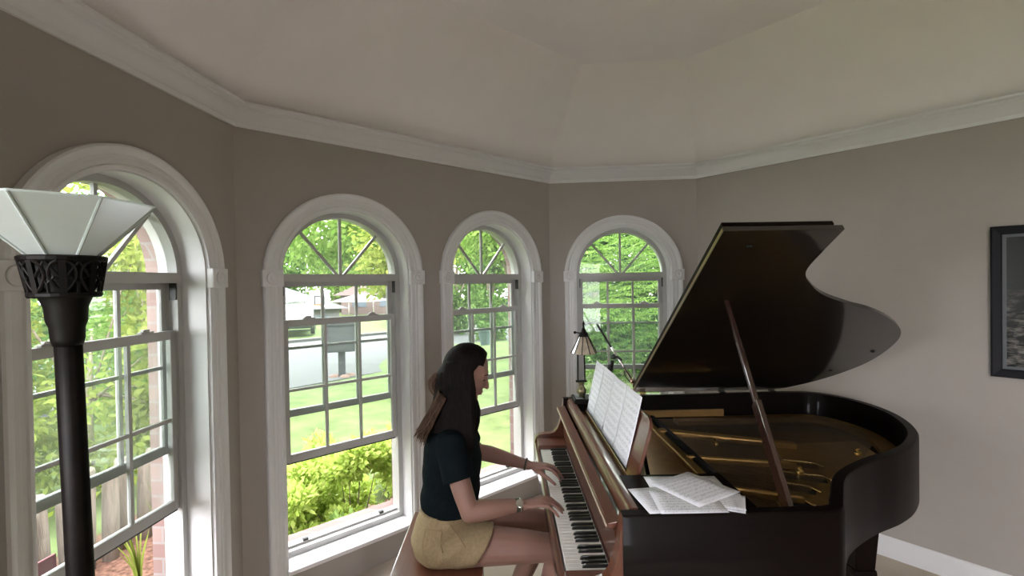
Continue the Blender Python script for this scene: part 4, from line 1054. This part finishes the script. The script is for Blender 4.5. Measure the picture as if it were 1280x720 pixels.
# tall bush, trunks and sign outside the left window
tree('tall_shrub', -4.75, 4.55, 1.1, (-4.75,4.6,1.25), (1.15,.95,1.75), 80, .34, 11000, .085, 'yellow', 'tall loose yellow-green shrub filling the left window', 'shrub', tr=.035, zmin=-.25)
tree('leafy_shrub', -5.9, 6.5, .9, (-5.9,6.5,1.7), (.9,.75,1.8), 56, .30, 6000, .11, 'bright', 'bright green bushy shrub beside the brick edge of the left window', 'shrub', tr=.035, zmin=.1)
tree('dense_shrub', -7.9, 7.6, .9, (-7.9,7.6,.9), (1.4,1.3,1.3), 60, .32, 6000, .12, 'mid', 'dense green shrub low behind the tall one outside the left window', 'shrub', tr=.05)
pale = emat('weathered_log', (.46,.38,.31), .9, var=.25, scale=10, bump=.6, stretch=(4,4,.5))
for k in range(9):
    x, y = -3.40-.04*(k % 2), 2.78+.155*k; h = (.62,.70,.66,.76,.68,.72,.64,.70,.60)[k]
    mb = MB(); mb.lathe([(.055,-.05),(.056,h*.5),(.052,h-.02),(.044,h),(.01,h+.008)], (0,0,0), 12); o = mb.build('log_edging_post', pale, smooth=True); o.location = (x, y, GZ+.05); o.rotation_euler = (.03*math.sin(k), .03*math.cos(2*k), 0)
    tag(o, 'pale weathered log post in the row edging the bed outside the left window', 'post', 'row of pale log posts')
for k, (x, y) in enumerate([(-3.0,3.45),(-3.2,4.10),(-2.75,2.95),(-2.6,3.55)]):
    e_ = empty('strappy_plant', (x, y, GZ+.05)); tag(e_, ['thin strappy plant with long pale blades before the log posts', 'tallest strappy plant near the brick edge of the left window', 'strappy plant beside the floor lamp pole outside', 'short strappy plant close under the brick edge'][k], 'plant', 'strappy plants outside the left window')
    mb = MB(); kk = (.9,1.25,.8,.5)[k]
    for j in range(12):
        a = rng.random()*6.28; L_ = (.40+.30*rng.random())*kk; sp = (.06+.16*rng.random())*kk
        pts = [Vector((0,0,0)), Vector((math.cos(a)*sp*.3, math.sin(a)*sp*.3, L_*.6)), Vector((math.cos(a)*sp, math.sin(a)*sp, L_))]
        mb.tube(catmull(pts, 4), [.010,.010,.009,.009,.008,.007,.005,.003,.001], 4, sx=.25)
    mb.build('blades', LM['yellow'], e_)
x, y = -2.95, 3.72; e_ = empty('flowering_plant', (x, y, GZ+.05)); tag(e_, 'small yellow-leaved plant on the mulch below the left window', 'plant')
p, d, cc = clumps((0,0,.08), (.10,.10,.07), 8, .04, 160, shell=.2); leaves_obj('foliage', p, d, .05, leaf_mat('gold_leaves', (.6,.5,.06), (.75,.65,.15)), e_)
# yard sign
sgx, sgy = wa(.67, .45); sg = empty('yard_sign', (sgx, sgy, GZ+.05), PI/2); tag(sg, 'small red yard sign with white oval at the lower left window', 'sign')
mb = MB(); mb.box(-.145, .145, -.006, .006, .72, 1.01); mb.build('sign_board', emat('sign_red', (.30,.012,.035), .5), sg, bevel=.004)
mb = MB(); mb.loft([[(.125*math.cos(t), -y_, .850+.115*math.sin(t)) for t in [2*PI*k/36 for k in range(36)]] for y_ in (.0055,.0075)]); mb.build('sign_oval', emat('sign_white', (.62,.62,.66), .5), sg)
mb = MB(); mb.box(-.01, .01, .006, .014, -.1, .90); mb.build('stake', M['blackmetal'], sg)
def text_mesh(name, body_, size, loc, m_, parent, shear=.25, rot=(PI/2,0,0)):
    cu = bpy.data.curves.new(name, 'FONT'); cu.body = body_; cu.size = size; cu.shear = shear; cu.align_x = 'CENTER'; cu.extrude = .0008; cu.offset = .002
    t_ = bpy.data.objects.new(name, cu); COL.objects.link(t_); dg = bpy.context.evaluated_depsgraph_get(); me = bpy.data.meshes.new_from_object(t_.evaluated_get(dg)); bpy.data.objects.remove(t_); bpy.data.curves.remove(cu)
    me.materials.clear(); me.materials.append(m_); o = bpy.data.objects.new(name, me); COL.objects.link(o); o.parent = parent; o.location = loc; o.rotation_euler = rot; return o
ink = mat('sign_ink', (.02,.025,.03), .6)
text_mesh('lettering', 'LAY', .082, (.040,-.0085,.845), ink, sg)
mb = MB(); mb.box(-.05, .085, -.0090, -.0078, .808, .824); mb.build('underline', ink, sg)
# drooping fronds and hedge beyond the far window
def frond_tree(x, y, label, zlo, zhi, n, rad, m_='frond', seed=3, yw=.5):
    t = empty('weeping_tree', (x, y, GZ)); tag(t, label, 'tree')
    r = np.random.default_rng(seed); P_ = []; D_ = []; S_ = []
    mb = MB()
    mb.tube([(1.5,.5,-.1),(1.5,.5,1.5),(1.2,.5,3.2),(.4,.5,4.2)], [.10,.09,.06,.02], 8)
    for k in range(n):
        px = (r.random()*2-1)*rad; py = (r.random()*2-1)*yw; pz = zlo + (zhi-zlo)*r.random() - GZ
        a = r.normal()*.5 + (PI if r.random() < .65 else 0); L_ = .45+.5*r.random(); ax = np.array([math.cos(a), math.sin(a)*.5-.25, .12])
        pts = []
        for j in range(9):
            s = j/8; pts.append(np.array([px,py,pz]) + ax*L_*s + np.array([0,0,-.32*L_*s*s]))
        for j in range(16):
            s = (j+.5)/16; i0 = min(int(s*8), 7); f = s*8-i0; c = pts[i0]*(1-f)+pts[i0+1]*f; tg_ = pts[i0+1]-pts[i0]; tg_ = tg_/np.linalg.norm(tg_)
            sd = np.cross(tg_, [0,0,1.]); sd /= np.linalg.norm(sd)
            for sg_ in (-1, 1):
                P_.append(c); D_.append(sd*sg_ + tg_*.7 + np.array([0,0,-.35]) + r.normal(size=3)*.08); S_.append(.125*(1-.55*s))
    leaves_obj('fronds', np.array(P_), np.array(D_), np.array(S_), LM[m_], t, aspect=.22, jit=.2)
    mb.build('trunk', bark, t, smooth=True); return t
frond_tree(1.45, 6.4, 'feathery bright green tree drooping across the far window', 1.25, 3.0, 420, 1.25, seed=3)
frond_tree(1.85, 8.3, 'darker feathery tree low behind the drooping one at the far window', -.3, 2.6, 520, 1.6, m_='mid', seed=5)
tree('hedge_tree', 2.6, 10.6, 1.2, (2.6,10.6,2.2), (2.6,.8,3.0), 110, .55, 14000, .22, 'deep', 'dark green hedge tree closing the view behind the far window', 'tree')
# canopy trees
tree('shade_tree', -3.45, 13.0, 3.0, (-4.5,12.4,4.3), (3.2,2.4,2.5), 150, .5, 19000, .16, 'bright', 'large bright green shade tree with canopy across the center-left window top', tr=.16, zmin=1.25)
tree('street_tree', -2.38, 9.4, 2.4, (-2.75,9.2,3.0), (.95,.8,1.75), 70, .42, 5000, .12, 'yellow', 'yellow-green street tree hanging low at the right of the center-left window', tr=.12, zmin=1.3)
tree('column_tree', -2.05, 17.2, 1.0, (-2.05,17.2,2.0), (.62,.62,3.0), 70, .35, 8000, .15, 'mid', 'dark columnar tree seen through the center-right window', tr=.14)
tree('column_tree', -3.75, 19.5, 1.0, (-3.75,19.5,2.4), (.8,.7,3.2), 70, .38, 7000, .17, 'mid', 'second dark columnar tree, left of the first in the center-right window', tr=.14)
tree('garden_tree', -.35, 19.6, 1.6, (-.3,19.6,2.6), (1.1,1.1,1.6), 60, .40, 6000, .16, 'yellow', 'yellow-green garden tree right of the dark columnar tree', tr=.12)
tree('lawn_tree', -.55, 8.1, 2.3, (-.7,8.0,3.0), (.80,.75,1.15), 70, .40, 9000, .12, 'bright', 'bright green lawn tree whose canopy fills the center-right fanlight', tr=.10, zmin=2.1)
for (x, y, R, h, m_, lab) in [(-25,38,5.4,7,'mid','tall green tree far behind the white garage'), (-17.5,46,5.0,9,'mid','tall green tree far behind the red-roofed house'), (-6.0,43,3.8,8.5,'bright','bright tree far across the street, left of the dark columns'), (.2,43,3.4,9.5,'mid','tall tree far across the street behind the garden tree'), (7.5,41,3.4,8,'deep','dark tree far across the street at the right'), (-36,34,4.6,8,'mid','far tree at the left beyond the left window'), (-16.6,36.5,2.4,4.6,'bright','lower tree between the white house and the red-roofed house'), (-14,15.5,2.6,4.0,'bright','tree across the street seen through the left window')]:
    tree('background_tree', x, y, h*.35, (x,y,h*.55), (R,R*.6,h*.62), 110, R*.24, 9000, R*.085, m_, lab, 'tree', 'trees across the street', tr=.3)
tree('sky_blocker_tree', -8.2, 2.2, 1.6, (-8.2,1.9,3.6), (2.0,3.6,3.6), 150, .6, 13000, .24, 'mid', 'unseen leafy tree added left of the left window to block sky light', tr=.2)  # out of view, added to keep sky light off the window jambs
# houses across the street
def house(name, x, y, rz, w, d, h, rh, mw, mr, label, garage=True, dz=0):
    t = empty(name, (x, y, GZ-dz), rz); tag(t, label, 'house')
    mb = MB(); mb.box(-w/2, w/2, -d/2, d/2, 0, h); mb.build('walls', mw, t)
    mb = MB(); ov = .5
    mb.add([(-w/2-ov,-d/2-ov,h-.1),(w/2+ov,-d/2-ov,h-.1),(w/2+ov,d/2+ov,h-.1),(-w/2-ov,d/2+ov,h-.1),(-w/2+d*.42,0,h+rh),(w/2-d*.42,0,h+rh)], [(0,1,5,4),(1,2,5),(2,3,4,5),(3,0,4),(3,2,1,0)]); mb.build('roof', mr, t)
    if garage:
        mb = MB(); mb.box(-w*.32, w*.10, -d/2-.03, -d/2+.05, 0, h*.80); g_ = mb.build('garage_door', emat('garage_white', (.36,.36,.36), .6), t)
        for k in range(3):
            mb = MB(); mb.box(-w*.32, w*.10, -d/2-.04, -d/2-.02, h*.2*(k+1)-.02, h*.2*(k+1)+.02); mb.build('panel_groove', emat('groove_grey', (.55,.55,.56), .7) if 'groove_grey' not in bpy.data.materials else bpy.data.materials['groove_grey'], g_)
    for xx in ((w*.22, w*.38) if garage else (-w*.3, 0, w*.3)):
        mb = MB(); mb.box(xx-.5, xx+.5, -d/2-.04, -d/2+.04, h*.35, h*.78); mb.build('house_window', mat('house_glass', (.10,.12,.14), .2) if 'house_glass' not in bpy.data.materials else bpy.data.materials['house_glass'], t)
wht = emat('white_siding', (.34,.335,.33), .8); gro = emat('grey_shingles', (.085,.088,.095), .9, var=.15, scale=8); red = emat('red_shingles', (.13,.08,.07), .9, var=.15, scale=8); pkb = emat('pink_masonry', (.34,.25,.22), .9, var=.15, scale=6)
house('white_house', -17.0, 26.6, math.radians(32), 8.2, 7, 2.15, 1.25, wht, gro, 'white house with grey roof and garage door across the street', dz=1.2)
house('brick_house', -12.2, 36.8, math.radians(10), 6.5, 6, 1.5, 1.55, pkb, red, 'low brick house with reddish roof across the street', garage=False)
house('small_house', 1.2, 31, math.radians(-8), 4.5, 5, 2.0, 1.0, pkb, gro, 'pinkish brick house beyond the drive in the center-right window', garage=False)
# pale pitched canopy beside the brick house
cn = empty('canopy_tent', (-12.6, 31.2, GZ)); tag(cn, 'low white pitched canopy tent beside the parked cars', 'canopy')
mb = MB(); mb.add([(-1.5,-1.5,1.05),(1.5,-1.5,1.05),(1.5,1.5,1.05),(-1.5,1.5,1.05),(0,0,1.60)], [(0,1,4),(1,2,4),(2,3,4),(3,0,4),(3,2,1,0)]); mb.build('canopy_top', emat('canopy_white', (.4,.39,.38), .7), cn)
for sx in (-1,1):
    for sy in (-1,1):
        mb = MB(); mb.tube([(sx*1.4,sy*1.4,0),(sx*1.4,sy*1.4,1.05)], .03, 8); mb.build('tent_pole', M['chrome'], cn)
# basketball hoop
bh = empty('basketball_hoop', (-9.25, 18.7, GZ)); tag(bh, 'white basketball hoop and backboard on a pole by the drive', 'hoop')
mb = MB(); mb.tube([(0,.3,0),(0,.3,1.2),(0,.0,1.55)], .05, 8); mb.build('hoop_pole', M['blackmetal'], bh)
mb = MB(); mb.box(-.42, .42, -.05, .0, 1.25, 1.95); bb = mb.build('backboard', emat('backboard_white', (.8,.8,.82), .5), bh)
mb = MB()
for (x0,x1,z0,z1) in ((-.22,.22,1.68,1.72),(-.22,.22,1.36,1.40),(-.22,-.18,1.36,1.72),(.18,.22,1.36,1.72)): mb.box(x0,x1,-.06,-.05,z0,z1)
mb.build('target_square', M['blackmetal'], bb)
mb = MB(); mb.tube([(.17*math.cos(a), -.24+.17*math.sin(a), 1.36) for a in np.linspace(0, 2*PI, 20)], .012, 6); mb.build('rim_ring', mat('rim_orange', (.5,.15,.05), .5), bh)
# cars
def car(x, y, rz, body_m, label):
    t = empty('car', (x, y, GZ+.04), rz); tag(t, label, 'car', 'cars parked across the street')
    prof_ = [(-2.1,.32),(-2.12,.62),(-2.0,.80),(-1.55,.88),(-.95,1.32),(.55,1.36),(1.15,.95),(1.95,.82),(2.12,.62),(2.1,.32)]
    mb = MB(); mb.prism(prof_, -.82, .82, lambda p, d: (p[0], d, p[1])); mb.build('car_body', body_m, t, bevel=.06, tri=False)
    g_ = MB()
    for s in (-1, 1):
        g_.prism([(-1.42,.92),(-.92,1.26),(.48,1.29),(.98,.95)], s*.822, s*.835, lambda p, d: (p[0], d, p[1]))
    g_.build('side_glass', mat('car_glass', (.02,.025,.03), .1) if 'car_glass' not in bpy.data.materials else bpy.data.materials['car_glass'], t)
    for sx in (-1.3, 1.3):
        for s in (-1, 1):
            m_ = MB(); m_.tube([(sx, s*.70, .32), (sx, s*.86, .32)], .32, 18); w_ = m_.build('wheel', mat('tyre', (.02,.02,.02), .8) if 'tyre' not in bpy.data.materials else bpy.data.materials['tyre'], t)
            m_ = MB(); m_.tube([(sx, s*.84, .32), (sx, s*.87, .32)], .19, 14); m_.build('hubcap', M['chrome'], w_)
    return t
car(-11.4, 20.6, math.radians(116), emat('car_charcoal', (.05,.055,.06), .3, coat=1), 'charcoal car parked by the white garage')
car(-7.7, 25.0, math.radians(107), emat('car_blue_grey', (.10,.12,.17), .3, coat=1), 'blue-grey car parked right of the mailbox view')
car(-1.55, 25.6, math.radians(8), emat('car_silver', (.42,.45,.48), .3, coat=1), 'silver car far up the drive in the center-right window')
# mailbox
mbx = empty('mailbox', (-4.75, 10.6, GZ)); mbx.rotation_euler = (0,0,math.radians(20)); tag(mbx, 'large grey mailbox on a post at the street edge', 'mailbox')
mgr = emat('mailbox_grey', (.06,.065,.078), .6, var=.06)
mb = MB(); mb.box(-.30, .30, -.24, .24, .62, 1.22); mb.box(-.33, .33, -.27, .27, 1.22, 1.29); mb.build('mail_cabinet', mgr, mbx, bevel=.015)
mb = MB(); mb.box(-.25, .25, -.255, -.235, .90, .915); mb.box(-.25,.25,-.25,-.235,.66,1.18); mb.build('cabinet_door', emat('mailbox_panel', (.085,.09,.102), .5), mbx)
mb = MB(); mb.box(-.075, .075, -.075, .075, -.1, .62); mb.build('post', mgr, mbx)
for k in range(4):
    mb = MB(); mb.ball((0,0,.03), (.12,.09,.07), 8, 6); o = mb.build('base_stone', rock, mbx); o.location = (.18*math.cos(k*1.7), .18*math.sin(k*1.7), 0)
# bin and post near the drive
tb = empty('planter_bin', (-1.92, 14.6, gheight(-1.92,14.6))); tag(tb, 'teal-grey planter tub at the edge of the drive', 'planter')
mb = MB(); mb.lathe([(.15,0),(.22,.42),(.24,.44),(.24,.48),(.20,.48),(.19,.43),(.01,.42)], (0,0,0), 16); mb.build('tub', emat('teal_tub', (.14,.22,.22), .6), tb)
p, d, cc = clumps((0,0,.58), (.16,.16,.12), 8, .08, 240); leaves_obj('foliage', p, d, .10, LM['mid'], tb)

# ------------------------------------------------------------------ sky and light
w = bpy.data.worlds.new('overcast_sky'); SC.world = w; w.use_nodes = True; N = w.node_tree.nodes; L = w.node_tree.links; N.clear()
o_ = N.new('ShaderNodeOutputWorld'); bg = N.new('ShaderNodeBackground'); L.new(bg.outputs[0], o_.inputs[0])
tc = N.new('ShaderNodeTexCoord'); sp = N.new('ShaderNodeSeparateXYZ'); cr = N.new('ShaderNodeValToRGB'); L.new(tc.outputs['Generated'], sp.inputs[0]); L.new(sp.outputs[2], cr.inputs[0])
cr.color_ramp.elements[0].color = (.94,.92,.98,1); cr.color_ramp.elements[1].color = (1,.97,1,1); L.new(cr.outputs[0], bg.inputs['Color'])
bg.inputs['Strength'].default_value = 9.0
SC.view_settings.view_transform = 'Standard'; SC.view_settings.look = 'None'; SC.view_settings.gamma = 1; SC.view_settings.exposure = 1.0; SC.view_settings.use_curve_mapping = False
cy = SC.cycles; cy.use_denoising = True; cy.max_bounces = 14; cy.diffuse_bounces = 6; cy.glossy_bounces = 5; cy.transparent_max_bounces = 40; cy.transmission_bounces = 8; cy.sample_clamp_indirect = 8; cy.caustics_reflective = False; cy.caustics_refractive = False
